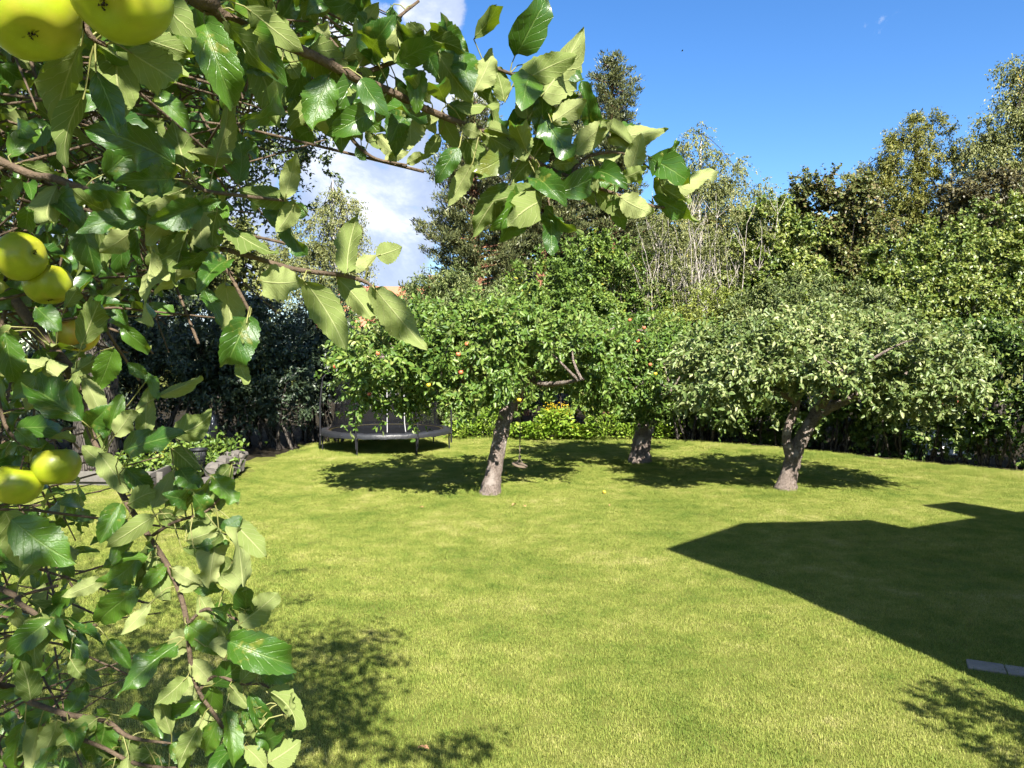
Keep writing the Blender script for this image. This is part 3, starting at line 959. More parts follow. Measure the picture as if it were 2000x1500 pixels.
shrub('golden_shrub', 'golden-green shrub with fern-like sprays below the bare grey stems', [B(1385, 610, 55, 45, 25, 1.0), B(1340, 650, 50, 45, 24.8, .9), B(1430, 640, 50, 45, 24.8, .9)],
      M['gold_leaf'], 203, 150, 8, 12, .45, .10, GB, asp=.35, up=.1)
shrub('upright_shrub', 'olive-green shrub of upright shoots rising above the silvery apple tree', [B(1480, 640, 70, 70, 23.8, 1.0), B(1570, 620, 80, 75, 23.6, 1.1), B(1660, 625, 75, 70, 23.4, 1.0), B(1720, 650, 60, 60, 23.2, 1.0), B(1560, 700, 140, 60, 23.6, .8)],
      M['willow_leaf'], 204, 260, 9, 18, .55, .12, GB, asp=.38, up=1.0, lo=.25)
shrub('filler_shrub', 'mid-green shrub between the middle apple tree and the hedge corner', [B(1330, 740, 90, 90, 25.6, 1.0), B(1440, 750, 90, 80, 24.0, 1.0), B(1280, 780, 80, 60, 26.2, .9)],
      M['hedge_leaf'], 205, 330, 8, 13, .45, .13, GB, lo=.3)

# bare-stemmed shrub
rng = np.random.default_rng(301)
bs = base_of(1370, 28.0)
o = empty('bare_stemmed_shrub', bs, 'sparse shrub of pale bare grey stems fanning upward in the middle', 'shrub', GB)
paths = []
tips = []
for j in range(64):
    fx = rng.uniform(-1, 1)
    s = np.array([bs.x + fx * 1.6, 28 + rng.uniform(-.7, .7), 0.0])
    hgt_ = rng.uniform(4.5, 8.2)
    tg = s + np.array([fx * 1.1 + rng.uniform(-.7, .7), rng.uniform(-.5, .5), hgt_])
    k = rng.standard_normal(3) * .25
    pts = [s + (tg - s) * tt + k * math.sin(3.1 * tt) + rng.standard_normal(3) * .05 for tt in np.linspace(0, 1, 8)]
    paths.append((pts, np.linspace(.045, .008, 8) * rng.uniform(.6, 1.2)))
    for q in range(9):
        i = int(rng.integers(3, 8)); a0 = pts[i]
        a1 = a0 + np.array([rng.uniform(-.45, .45), rng.uniform(-.3, .3), rng.uniform(.35, 1.1)])
        paths.append(([a0, (a0 + a1) / 2 + rng.standard_normal(3) * .04, a1], [.014, .010, .005]))
        tips.append(a1)
st_ = tube_obj('stems', paths, M['grey_stem'], o, 5)
tips = np.array(tips)
bl = [(t_, np.array([.3, .3, .4]), 1.0) for t_ in tips[::3]]
arr = crown_leaves(rng, bl, 420, 6, 10, .42, .095, asp=.4, up=.5)
foliage('foliage', arr, M['olive_leaf'], o)

# pines
def pine(label, base_px, D, top_px, top_py, bot_py, hw_px, seed, nbr=80, bulge=.65, low=()):
    rng = np.random.default_rng(seed)
    bs = base_of(base_px, D)
    top = P(top_px, top_py, D)
    o = empty('pine_tree', bs, label, 'tree', 'tall pines behind the garden')
    pts = [bs, bs.lerp(top, .34) + Vector((.12, 0, 0)), bs.lerp(top, .67), top]
    tp, tr_ = smooth_path(pts, [.32, .27, .19, .02], 8)
    tube_obj('trunk', [(tp, tr_)], M['pine_bark'], o, 9, .05)
    tp_ = np.array([tuple(p) for p in tp])
    zb = P(top_px, bot_py, D).z
    hw = hw_px * D / F
    paths, pads, outs = [], [], []
    for j in range(nbr):
        tt = (j + rng.random()) / nbr
        z = top.z - tt * (top.z - zb)
        s0 = np.array([np.interp(z, tp_[:, 2], tp_[:, 0]), np.interp(z, tp_[:, 2], tp_[:, 1]), z])
        az = j * 2.4 + rng.uniform(-.6, .6)
        ln = hw * (.12 + .88 * tt ** bulge) * rng.uniform(.55, 1.12) * (1 + .18 * math.sin(tt * 19 + seed))
        d = np.array([math.cos(az), math.sin(az), rng.uniform(.05, .38)])
        e0 = s0 + d * ln
        mid = (s0 + e0) / 2 + np.array([0, 0, -.06 * ln])
        paths.append(([s0, mid, e0], [.02 + .015 * ln, .02, .008]))
        m_ = max(2, int(ln / .22))
        for q in np.linspace(.38, 1.0, m_):
            c = s0 + (e0 - s0) * q + np.array([0, 0, -.06 * ln * math.sin(3.1 * q) + .06])
            for _ in range(3):
                pads.append(c + rng.standard_normal(3) * np.array([.17, .17, .07]))
                outs.append(d)
    pads = np.array(pads); outs = nrm(np.array(outs))
    per = max(8, int(58000 / len(pads)))
    pos = np.repeat(pads, per, 0) + rng.standard_normal((len(pads) * per, 3)) * np.array([.10, .10, .05])
    A = nrm(rng.standard_normal(pos.shape) * .55 + np.repeat(outs, per, 0) * .5 + np.array([0, 0, .65]))
    Ls = rng.uniform(.13, .25, len(pos))
    V, Fc, k = leaf_arrays(pos, A, rng.standard_normal(pos.shape), Ls, Ls * .24, 2, .02)
    link('crown', mesh_np('crown', V, Fc, k), M['pine_needle'], o)
    tube_obj('limbs', paths, M['pine_bark'], o, 5)["kind"] = "stuff"


pine('tall pine whose crown rises highest into the blue sky behind the leafy branch tip', 1185, 38, 1197, 116, 580, 104, 401, 170)
pine('pine with slanting orange trunk half hidden behind the leafy branch', 1020, 36, 1095, 185, 500, 112, 402, 130, .5)
pine('dark broad pine standing beside the white cloud', 928, 35, 925, 200, 620, 130, 403, 170, .55)

# birches (hanging twigs)
def birch(label, trunk, rad, bl, seed, ncl, L=.10, mat='birch_leaf'):
    return tree('birch_tree', label, Vector((trunk[0].x, trunk[0].y, 0)), trunk, rad, bl, M[mat], M['birch_bark'], int(ncl * 1.0), 8, 13, .8, L * 1.15, seed, nlimb=26,
                group='birches behind the garden', asp=.5, droop=.1, up=0.2, hang=.55, lo=.2)


def vt(px, py, D):
    return P(px, py, D)


birch('sunlit birch with airy olive crown behind the bare grey stems', [base_of(1380, 39), vt(1375, 560, 39), vt(1365, 420, 39), vt(1370, 260, 39)], [.22, .18, .13, .03],
      [B(1365, 285, 36, 40, 39), B(1390, 340, 75, 40, 39), B(1430, 390, 90, 45, 39), B(1350, 400, 60, 60, 39), B(1470, 430, 60, 45, 39), B(1420, 470, 90, 50, 39), B(1310, 470, 70, 60, 39)], 411, 400, .11)
birch('tall birch with weeping twigs at the right edge of the sky', [base_of(2010, 34), vt(2010, 600, 34), vt(2005, 350, 34), vt(2005, 110, 34)], [.24, .2, .15, .04],
      [B(2000, 125, 34, 30, 34), B(2010, 190, 40, 40, 34), B(1965, 230, 50, 45, 34), B(1945, 290, 55, 40, 34), B(2020, 280, 60, 60, 34), B(1960, 345, 70, 45, 34), B(2040, 370, 60, 50, 34), B(1915, 270, 22, 22, 34), B(2060, 200, 70, 80, 34)], 412, 420, .11)
birch('pale distant birch with a few orange leaves beside the cloud', [base_of(660, 46), vt(655, 600, 46), vt(650, 450, 46), vt(650, 350, 46)], [.22, .18, .12, .04],
      [B(650, 400, 45, 40, 46), B(625, 450, 60, 50, 46), B(670, 480, 50, 50, 46), B(620, 520, 70, 50, 46), B(690, 530, 40, 40, 46), B(570, 500, 60, 60, 46), B(690, 420, 25, 30, 46), B(640, 580, 80, 40, 46)], 413, 330, .12)

# maples and other big trees on the right
tree('ash_tree', 'tall yellow-green feathery tree standing up against the sky near the weeping birch', base_of(1800, 37), [base_of(1800, 37), vt(1795, 600, 37), vt(1790, 430, 37), vt(1790, 260, 37)], [.26, .22, .16, .05],
     [B(1790, 255, 45, 28, 37), B(1840, 250, 25, 18, 37), B(1770, 300, 50, 30, 37), B(1830, 320, 45, 28, 37), B(1740, 345, 45, 26, 37), B(1790, 370, 75, 34, 37), B(1725, 385, 35, 24, 37), B(1810, 420, 70, 36, 37), B(1750, 440, 60, 36, 37), B(1690, 350, 30, 20, 38), B(1655, 375, 40, 25, 38)],
     M['ash_leaf'], M['dark_bark'], 210, 9, 22, .75, .15, 421, nlimb=30, asp=.35, droop=.3, up=.25, lo=.2)
tree('copper_maple', 'brownish-red maple with mottled leaves in the middle of the tree line', base_of(1640, 31), [base_of(1640, 31), vt(1640, 560, 31), vt(1640, 430, 31)], [.22, .18, .06],
     [B(1590, 390, 50, 42, 31), B(1650, 410, 75, 55, 31), B(1690, 460, 60, 60, 31), B(1600, 470, 70, 60, 31), B(1640, 530, 90, 60, 31), B(1570, 540, 50, 60, 31), B(1700, 550, 60, 60, 31)],
     M['copper_leaf'], M['dark_bark'], 260, 9, 20, .58, .13, 422, nlimb=24, asp=.8, lo=.3)
tree('copper_maple', 'dark purple-leaved maple at the right edge below the weeping birch', base_of(1950, 31), [base_of(1950, 31), vt(1950, 560, 31), vt(1950, 430, 31)], [.22, .18, .06],
     [B(1960, 385, 60, 40, 31), B(1890, 410, 55, 35, 31), B(1980, 450, 70, 45, 31), B(1900, 455, 50, 35, 31), B(1870, 385, 30, 22, 31), B(2050, 420, 60, 60, 31)],
     M['purple_leaf'], M['dark_bark'], 190, 9, 20, .58, .13, 423, nlimb=24, asp=.8, lo=.3)
tree('green_maple', 'fresh green tree below the mottled maple, beside the bare grey stems', base_of(1510, 28.5), [base_of(1510, 28.5), vt(1510, 600, 28.5), vt(1515, 480, 28.5)], [.18, .15, .05],
     [B(1500, 440, 40, 50, 28.5), B(1480, 520, 55, 60, 28.5), B(1545, 500, 55, 60, 28.5), B(1540, 580, 80, 70, 28), B(1470, 600, 60, 60, 28)],
     M['maple_leaf'], M['dark_bark'], 190, 9, 19, .58, .14, 424, nlimb=16, asp=.75, lo=.3)
tree('green_maple', 'large light-green maple with drooping layered leaves filling the right side', base_of(1850, 25.5), [base_of(1850, 25.5), vt(1850, 640, 25.5), vt(1850, 480, 25.5)], [.24, .2, .06],
     [B(1760, 510, 70, 42, 26), B(1850, 490, 80, 45, 26), B(1940, 510, 80, 50, 26), B(1720, 580, 80, 50, 25.5), B(1820, 570, 90, 50, 25), B(1920, 590, 90, 55, 25), B(1990, 560, 60, 70, 25), B(1780, 640, 90, 50, 24.6), B(1880, 650, 90, 50, 24.3), B(1680, 640, 60, 50, 25.5), B(1960, 660, 70, 40, 24),
      B(2050, 520, 80, 90, 25.5), B(1960, 430, 60, 40, 27)],
     M['maple_leaf'], M['dark_bark'], 350, 10, 24, .62, .125, 425, nlimb=34, asp=.72, droop=.35, up=-.1, lo=.5)

# tall dense hedge along the right boundary
rng = np.random.default_rng(500)
hA, hB_ = np.array([5.4, 25.2]), np.array([17.5, 11.8])
o = empty('hedge', ((hA[0] + hB_[0]) / 2, (hA[1] + hB_[1]) / 2, 0), 'tall dense dark green hedge along the right side of the lawn', 'hedge')
hd = (hB_ - hA) / np.linalg.norm(hB_ - hA)
hn = np.array([-hd[1], hd[0]]); hn = hn if hn[1] > 0 else -hn      # away from the lawn
n = 1500
s = rng.uniform(0, np.linalg.norm(hB_ - hA), n)
zz = rng.uniform(.15, 3.15, n) + .25 * np.sin(s * 1.7)
off = np.abs(rng.normal(0, .45, n)) + np.where(zz < 1.4, 1.0 - zz * .45, .12) + .15 * np.sin(s * 2.3 + zz * 2)
top = rng.random(n) < .22
off = np.where(top, rng.uniform(0.1, 1.6, n), off); zz = np.where(top, 3.1 + .25 * np.sin(s * 1.7) + rng.uniform(-.15, .2, n), zz)
Ch = np.stack([hA[0] + hd[0] * s + hn[0] * off, hA[1] + hd[1] * s + hn[1] * off, zz], 1)
bl = [(c_, np.array([.12, .12, .12]), 1.0) for c_ in Ch]
arr = crown_leaves(rng, bl, n, 8, 10, .36, .125, asp=.62, droop=.2, up=.2, lo=.2, zmin=.04)
foliage('foliage', arr, M['hedge_leaf'], o)
paths = []
for j in range(90):
    sj = rng.uniform(0, np.linalg.norm(hB_ - hA))
    b0 = np.array([hA[0] + hd[0] * sj + hn[0] * .9, hA[1] + hd[1] * sj + hn[1] * .9, 0])
    paths += limbs(rng, [b0], [b0 + np.array([rng.uniform(-.4, .4), rng.uniform(-.3, .3), rng.uniform(1.6, 2.8)])], .04, .012, 5, .05)
tube_obj('stems', paths, M['dark_bark'], o, 5)

# row of far trees that closes the view
GF = 'distant trees closing the view'
far = [(430, 52, 420, 120, 'olive_leaf', 'distant olive tree behind the shaded left shrubs'), (280, 48, 380, 130, 'oak_leaf', 'distant dark tree far behind the oak'),
       (820, 62, 610, 60, 'willow_leaf', 'distant low tree just beside the far red roof'), (1020, 54, 520, 110, 'oak_leaf', 'distant dark tree behind the pines'),
       (1200, 50, 470, 120, 'willow_leaf', 'distant green tree between pine and birch'), (1560, 52, 430, 110, 'olive_leaf', 'distant olive tree between birch and mottled maple'),
       (1730, 50, 440, 110, 'maple_leaf', 'distant green tree behind the feathery tree'), (1900, 48, 420, 120, 'oak_leaf', 'distant dark tree behind the right-hand maple'), (120, 44, 420, 140, 'oak_leaf', 'distant dark tree beyond the left edge shrubs'),
       (1340, 44, 450, 110, 'olive_leaf', 'distant olive tree directly behind the bare grey stems'), (1450, 47, 440, 100, 'willow_leaf', 'distant green tree right behind the sunlit birch'),
       (1110, 46, 370, 100, 'oak_leaf', 'distant dark tree filling the gap between the pines'), (960, 50, 470, 90, 'oak_leaf', 'distant dark tree behind the broad pine'),
       (1250, 42, 420, 90, 'oak_leaf', 'distant dark tree between the highest pine and the birch')]
for i, (px, D, py, rpx, mt, lab) in enumerate(far):
    tree('distant_tree', lab, base_of(px, D), [base_of(px, D), vt(px, 660, D), vt(px, py + 80, D)], [.3, .25, .1],
         [B(px, py + 60, rpx * .6, 60, D, 2.5), B(px - rpx * .5, py + 130, rpx * .6, 80, D, 2.5), B(px + rpx * .5, py + 130, rpx * .6, 80, D, 2.5), B(px, py + 210, rpx, 60, D, 2.0)],
         M[mt], M['dark_bark'], 140, 8, 12, .98, .38, 600 + i, nlimb=10, group=GF, lo=.3)

# herbs along the back edge of the lawn
rng = np.random.default_rng(700)
HB = 'leafy plants along the back edge of the lawn'
places = ['just right of the trampoline', 'behind the leaning trunk', 'behind the swing rope', 'right of the swing rope', 'below the yellow flowers', 'between swing and stout trunk',
          'left of the stout trunk', 'behind the stout trunk', 'right of the stout trunk']
for i, px in enumerate((905, 955, 1005, 1045, 1085, 1130, 1180, 1235, 1300)):
    D = 25.2 + rng.uniform(0, .5)
    bs = base_of(px, D)
    o = empty('border_plant', bs, 'bright green leafy border plant ' + places[i], 'plant', HB)
    hh = rng.uniform(.45, 1.05)
    n = 420
    rr = rng.uniform(.1, .6, n); th = rng.uniform(0, 6.283, n)
    pos = np.stack([bs.x + rr * np.cos(th), D + rr * np.sin(th) * .6, rng.uniform(.05, 1, n) ** .7 * hh], 1)
    A = np.stack([np.cos(th), np.sin(th), rng.uniform(-.2, .7, n)], 1) + rng.standard_normal((n, 3)) * .3
    big = rng.uniform(.09, .20, n) if i in (3, 4, 5) else rng.uniform(.06, .13, n)
    V, Fc, k = leaf_arrays(pos, A, rng.standard_normal((n, 3)) * .4 + np.array([0, -.3, 1]), big, big * .6, 4)
    link('leaves', mesh_np('leaves', V, Fc, k), M['herb_leaf'], o)
    tube_obj('stems', [([(bs.x, D, 0), (bs.x + .3 * math.cos(q), D + .2 * math.sin(q), hh * .8)], [.008, .004]) for q in rng.uniform(0, 6.28, 12)], M['herb_leaf'], o, 4)
for i, (px, py, lab) in enumerate(((1090, 800, 'goldenrod with tall orange-yellow plumes behind the swing'), (1130, 840, 'lower goldenrod with bright yellow heads nearer the stout trunk'), (1105, 815, 'goldenrod in the middle of the yellow-flowered clump'), (1060, 830, 'small goldenrod with one yellow head beside the swing rope'))):
    D = 25.6 + .2 * i
    c = P(px, py, D)
    o = empty('goldenrod', (c.x, D, 0), lab, 'flower', 'goldenrods flowering at the back of the lawn')
    stems, fp, lp = [], [], []
    for j in range(9 if i != 3 else 4):
        tipx = c.x + rng.uniform(-.28, .28); tipz = c.z + rng.uniform(-.22, .22); tipy = D + rng.uniform(-.2, .2)
        stems.append(([(c.x + rng.uniform(-.1, .1), D, 0), ((c.x + tipx) / 2, D, tipz * .55), (tipx, tipy, tipz)], [.008, .006, .004]))
        fp.append(np.array([tipx, tipy, tipz]) + rng.standard_normal((34, 3)) * np.array([.085, .06, .06]))
        lp.append(np.stack([c.x + (tipx - c.x) * np.linspace(.2, .95, 30), np.full(30, D), tipz * np.linspace(.1, .92, 30)], 1) + rng.standard_normal((30, 3)) * .03)
    tube_obj('stems', stems, M['herb_leaf'], o, 4)
    fp = np.concatenate(fp); lp = np.concatenate(lp)
    V, Fc, k = leaf_arrays(fp, rng.standard_normal(fp.shape), rng.standard_normal(fp.shape), .04, .03, 2)
    link('flower_heads', mesh_np('flower_heads', V, Fc, k), M['yellow_flower'], o)["kind"] = "stuff"
    V, Fc, k = leaf_arrays(lp, rng.standard_normal(lp.shape) + np.array([0, -.4, .3]), rng.standard_normal(lp.shape), .13, .03, 2)
    link('leaves', mesh_np('leaves', V, Fc, k), M['herb_leaf'], o)

# ------------------------------------------------------------------ trampoline
M['black_metal'] = simple_mat('black_metal', (.010, .010, .012), rough=0.5, metal=0.0, var=.2)
M['pad'] = simple_mat('pad', (.018, .019, .022), rough=0.45, var=.25, scale=6, bump=.6, bscale=9, spec=.6)
M['mat_fabric'] = simple_mat('mat_fabric', (.006, .007, .010), rough=0.8, var=.15, spec=.1)
M['yellow_band'] = simple_mat('yellow_band', (.22, .17, .015), rough=0.6, var=.1)
M['white_tape'] = simple_mat('white_tape', (.3, .3, .3), rough=.6, var=.05)
m, t, out = new_mat('net')
d_ = t.new('ShaderNodeBsdfPrincipled')
d_.inputs['Base Color'].default_value = (.007, .0075, .009, 1)
d_.inputs['Roughness'].default_value = .9
d_.inputs['Specular IOR Level'].default_value = .08
tp_ = t.new('ShaderNodeBsdfTransparent')
ms = t.new('ShaderNodeMixShader'); ms.inputs[0].default_value = .6
t.link(tp_.outputs[0], ms.inputs[1]); t.link(d_.outputs[0], ms.inputs[2]); t.link(ms.outputs[0], out.inputs[0])
M['net'] = m

TC = Vector((-3.72, 22.75, 0)); TR = 1.87; TZ = .60
tr_o = empty('trampoline', TC, 'round black trampoline with safety net and yellow ring on the shaded lawn', 'trampoline')


def lathe(name, prof, mat, parent, center, n=64, wob=0.0, closed=True):
    ang = np.linspace(0, 2 * np.pi, n, endpoint=False)
    prof = np.asarray(prof, float)
    V = np.stack([np.stack([center[0] + r * np.cos(ang), center[1] + r * np.sin(ang), np.full(n, center[2] + z) + (wob * np.sin(ang * 23) + wob * .7 * np.sin(ang * 41 + 1) if r > .1 else 0)], 1) for r, z in prof])
    Vf = V.reshape(-1, 3)
    Fs = []
    for i in range(len(prof) - 1):
        a = i * n + np.arange(n); b2 = i * n + (np.arange(n) + 1) % n
        Fs.append(np.stack([a, b2, b2 + n, a + n], 1))
    return link(name, mesh_np(name, Vf, np.concatenate(Fs), 4), mat, parent, True)


lathe('jump_mat', [(0.001, TZ), (.8, TZ + .002), (1.5, TZ + .006), (1.62, TZ + .01)], M['mat_fabric'], tr_o, TC)
lathe('yellow_ring', [(1.60, TZ + .014), (1.645, TZ + .018), (1.66, TZ + .012)], M['yellow_band'], tr_o, TC)
lathe('safety_pad', [(1.65, TZ + .005), (1.67, TZ + .035), (1.78, TZ + .045), (1.90, TZ + .03), (1.925, TZ - .01), (1.92, TZ - .10)], M['pad'], tr_o, TC, 128, .006)
lathe('frame_ring', [(1.86, TZ - .03), (1.89, TZ - .05), (1.86, TZ - .08), (1.83, TZ - .05), (1.86, TZ - .03)], M['black_metal'], tr_o, TC)
lathe('net', [(1.68, TZ + .03), (1.60, TZ + .12), (1.52, TZ + .35), (1.48, TZ + .8), (1.50, TZ + 1.75)], M['net'], tr_o, TC, 96)
for a in (-106, -54.6, -3, 48, 100, 151, 203):
    ca, sa = math.cos(math.radians(a)), math.sin(math.radians(a))
    q = TC + Vector((ca * 1.93, sa * 1.93, 0))
    tube_obj('pole', [([q + Vector((0, 0, .22)), q + Vector((0, 0, 1.4)), q + Vector((-ca * .08, -sa * .08, 2.15)), q + Vector((-ca * .28, -sa * .28, 2.35))], [.026] * 4)], M['black_metal'], tr_o, 8)
    tube_obj('leg', [([q + Vector((-ca * .07, -sa * .07, TZ - .05)), q + Vector((-ca * .06, -sa * .06, .03))], [.024, .024])], M['black_metal'], tr_o, 8)
    for s_ in (-1, 1):
        tw = Vector((-sa, ca, 0)) * s_
        pass
    box_obj('pole_clamp', q + Vector((-ca * .02, -sa * .02, TZ - .1)), (.09, .09, .07), M['black_metal'], tr_o, math.radians(a), .012)
for a in (-80, -62):
    ca, sa = math.cos(math.radians(a)), math.sin(math.radians(a))
    q = TC + Vector((ca * 1.5, sa * 1.5, 0))
    tube_obj('door_edge', [([q + Vector((ca * .14, sa * .14, TZ + .05)), q + Vector((ca * .05, sa * .05, TZ + .3)), q + Vector((0, -.01, 2.0))], [.014] * 3)], M['white_tape'], tr_o, 6)

# ------------------------------------------------------------------ rope swing
M['rope'] = simple_mat('rope', (.14, .115, .085), rough=.9, bump=.5, bscale=150)
M['swing_wood'] = simple_mat('swing_wood', (.15, .115, .08), rough=.8, var=.3, scale=25)
sx = P(1015, 900, 16.4)
sw = empty('rope_swing', (sx.x, 16.4, 0), 'single-rope swing with round wooden seat hanging from the leaning apple tree', 'swing')
zt_ = P(1015, 745, 16.4).z
zk = P(1015, 893, 16.4).z; zs_ = P(1015, 908, 16.4).z
tube_obj('rope', [([(sx.x, 16.4, zk), (sx.x + .01, 16.4, (zk + zt_) / 2), (sx.x, 16.4, zt_ + .15)], [.012] * 3)], M['rope'], sw, 7)
tube_obj('knot', [([(sx.x, 16.4, zk - .045), (sx.x, 16.4, zk - .02), (sx.x, 16.4, zk + .015), (sx.x, 16.4, zk + .04)], [.012, .034, .034, .012])], M['rope'], sw, 8)
for s_ in (-1, 1):
    tube_obj('seat_rope', [([(sx.x, 16.4, zk - .03), (sx.x + .08 * s_, 16.4, zs_ + .02)], [.009, .009])], M['rope'], sw, 6)
bm = bmesh.new()
bmesh.ops.create_cone(bm, cap_ends=True, segments=28, radius1=.17, radius2=.17, depth=.04)
bmesh.ops.bevel(bm, geom=[e for e in bm.edges if abs(e.verts[0].co.z - e.verts[1].co.z) < 1e-5], offset=.01, segments=2, affect='EDGES')
bmesh.ops.rotate(bm, verts=bm.verts[:], cent=(0, 0, 0), matrix=Matrix.Rotation(.22, 3, 'Y') @ Matrix.Rotation(.12, 3, 'X'))
bmesh.ops.translate(bm, verts=bm.verts[:], vec=(sx.x, 16.4, zs_))
me = bpy.data.meshes.new('seat'); bm.to_mesh(me); bm.free()
link('seat', me, M['swing_wood'], sw)

# ------------------------------------------------------------------ raised bed, stone wall, basket, sacks on the left
M['stone'] = simple_mat('stone', (.11, .098, .085), rough=.95, var=.45, scale=5.0, bump=1.0, bscale=14)
M['old_wood'] = simple_mat('old_wood', (.12, .11, .095), rough=.9, var=.3, scale=14, bump=.4)
M['sack'] = simple_mat('sack', (.010, .012, .015), rough=.25, var=.2, bump=1.0, bscale=5, spec=.7)
M['basket'] = simple_mat('basket', (.012, .013, .015), rough=.5, var=.2)


def stone(c, s, seed, parent):
    r_ = random.Random(seed)
    bm = bmesh.new()
    bmesh.ops.create_icosphere(bm, subdivisions=2, radius=1.0)
    for v in bm.verts:
        p = v.co
        k = max(abs(p.x), abs(p.y), abs(p.z))
        q = p / k * .55 + p * .45
        q = Vector((q.x * s[0] / 2, q.y * s[1] / 2, q.z * s[2] / 2))
        q += Vector((r_.uniform(-1, 1), r_.uniform(-1, 1), r_.uniform(-1, 1))) * .035
        v.co = q + Vector(c)
    me = bpy.data.meshes.new('stone'); bm.to_mesh(me); bm.free()
    return link('stone', me, M['stone'], parent)


wl = empty('stone_wall', (-6.3, 16.2, 0), 'low wall of rough grey stones edging the plant bed on the left', 'wall')
for i in range(6):
    f_ = .42 + .58 * i / 5.0
    cx_ = -5.95 - .65 * f_; cy_ = 14.2 + 4.1 * f_
    stone((cx_, cy_, .13), (.42 + rnd.uniform(-.08, .08), .52, .34 + rnd.uniform(-.06, .08)), 40 + i, wl)
    stone((cx_ - .03 + rnd.uniform(-.04, .04), cy_ + rnd.uniform(.1, .3), .36 + rnd.uniform(-.05, .05)), (.34 + rnd.uniform(-.08, .1), .44 + rnd.uniform(-.1, .1), .26 + rnd.uniform(-.06, .06)), 60 + i, wl)
bed = empty('raised_bed', (-8.0, 16.5, 0), 'weathered grey board edging of the vegetable bed behind the apples', 'garden bed')
for (x0, y0, x1, y1, z0) in ((-11.2, 16.3, -8.3, 16.2, .16), (-8.2, 16.2, -7.3, 16.0, .18), (-7.6, 17.2, -7.4, 15.6, .2), (-11.2, 17.6, -7.4, 17.7, .2)):
    L_ = math.hypot(x1 - x0, y1 - y0)
    box_obj('board', ((x0 + x1) / 2, (y0 + y1) / 2, z0), (L_, .045, .3), M['old_wood'], bed, math.atan2(y1 - y0, x1 - x0), .006)
sheet('bed_soil', [(-12, 16.25), (-7.5, 16.1), (-7.3, 14.4), (-6.15, 14.3), (-6.7, 18.8), (-12, 19.1)], 0.10, M['litter'])
rng = np.random.default_rng(800)
for i, (px, py, D, lab) in enumerate(((300, 905, 17.0, 'low leafy plant in the bed behind the grey boards'), (350, 880, 17.6, 'leafy plant in the bed left of the black basket'), (425, 868, 18.4, 'bright leafy plant in the bed between basket and stone wall'), (255, 905, 17.2, 'small leafy plant at the end of the board edging'), (415, 905, 17.2, 'creeping leafy plant on top of the stone wall'))):
    c = P(px, py, D)
    o = empty('bed_plant', (c.x, D, .1), lab, 'plant', 'plants in the left bed')
    n = 300
    pos = np.array([c.x, D, max(c.z, .3)]) + rng.standard_normal((n, 3)) * np.array([.28, .25, .12])
    V, Fc, k = leaf_arrays(pos, rng.standard_normal((n, 3)), rng.standard_normal((n, 3)) * .5 + np.array([0, -.3, 1]), rng.uniform(.07, .14, n), rng.uniform(.05, .09, n), 4)
    link('leaves', mesh_np('leaves', V, Fc, k), M['shrub_leaf'], o)
    tube_obj('stems', [([(c.x, D, .05), (c.x + rng.uniform(-.25, .25), D + rng.uniform(-.2, .2), c.z)], [.008, .004]) for _ in range(10)], M['herb_leaf'], o, 4)
bc = P(387, 900, 16.6)
bk = empty('basket', (bc.x, 16.6, .35), 'black plastic mesh basket standing in the bed beside the stone wall', 'basket')
paths = []
z0, z1 = bc.z - .12, P(387, 876, 16.6).z
for q in range(22):
    a = q / 22 * 2 * math.pi
    paths.append(([(bc.x + .13 * math.cos(a), 16.6 + .13 * math.sin(a), z0), (bc.x + .165 * math.cos(a), 16.6 + .165 * math.sin(a), z1)], [.008, .008]))
for q in range(8):
    f_ = q / 7.0
    r_ = .13 + .035 * f_
    paths.append(([(bc.x + r_ * math.cos(a), 16.6 + r_ * math.sin(a), z0 + (z1 - z0) * f_) for a in np.linspace(0, 2 * math.pi, 25)], [.007] * 25))
tube_obj('mesh_side', paths, M['basket'], bk, 4)
lathe('rim', [(.155, z1 - .05), (.19, z1 - .04), (.195, z1), (.165, z1 + .005), (.155, z1 - .05)], M['basket'], bk, (bc.x, 16.6, 0), 32)
lathe('bottom', [(.002, z0), (.13, z0), (.13, z0 + .02)], M['basket'], bk, (bc.x, 16.6, 0), 24)
for i, (px, py, w_, h_, lab) in enumerate(((395, 852, 36, 44, 'slumped black plastic sack beside the dark shrubs, left one of the pair'), (416, 838, 18, 64, 'upright black plastic sack under the dark shrub, right one of the pair'))):
    c = P(px, py, 19.8 + .2 * i)
    o = bpy.data.objects.new('plastic_sack', None)
    bm = bmesh.new()
    bmesh.ops.create_icosphere(bm, subdivisions=4, radius=1.0)
    r_ = random.Random(i)
    for v in bm.verts:
        p = v.co.copy()
        k = 1 + .12 * math.sin(p.x * 7 + p.z * 3) + .08 * math.sin(p.z * 11 + p.y * 5 + i) + .05 * math.sin(p.x * 17 - p.z * 9)
        tp2 = 1.0 - .35 * max(0, p.z)
        v.co = Vector((c.x + p.x * w_ / 2 * 19.8 / F * k * tp2, c.y + p.y * .28 * k, max(0.0, c.z) + p.z * h_ / 2 * 19.8 / F * k))
    me = bpy.data.meshes.new('plastic_sack'); bm.to_mesh(me); bm.free()
    o = link('plastic_sack', me, M['sack'], smooth=True)
    zmin_ = min(v.co.z for v in me.vertices)
    for v in me.vertices:
        if v.co.z < c.z: v.co.z = c.z - (c.z - v.co.z) * (c.z - .06) / max(c.z - zmin_, .01)
    tag(o, lab, 'sack', 'black sacks in the shaded corner')

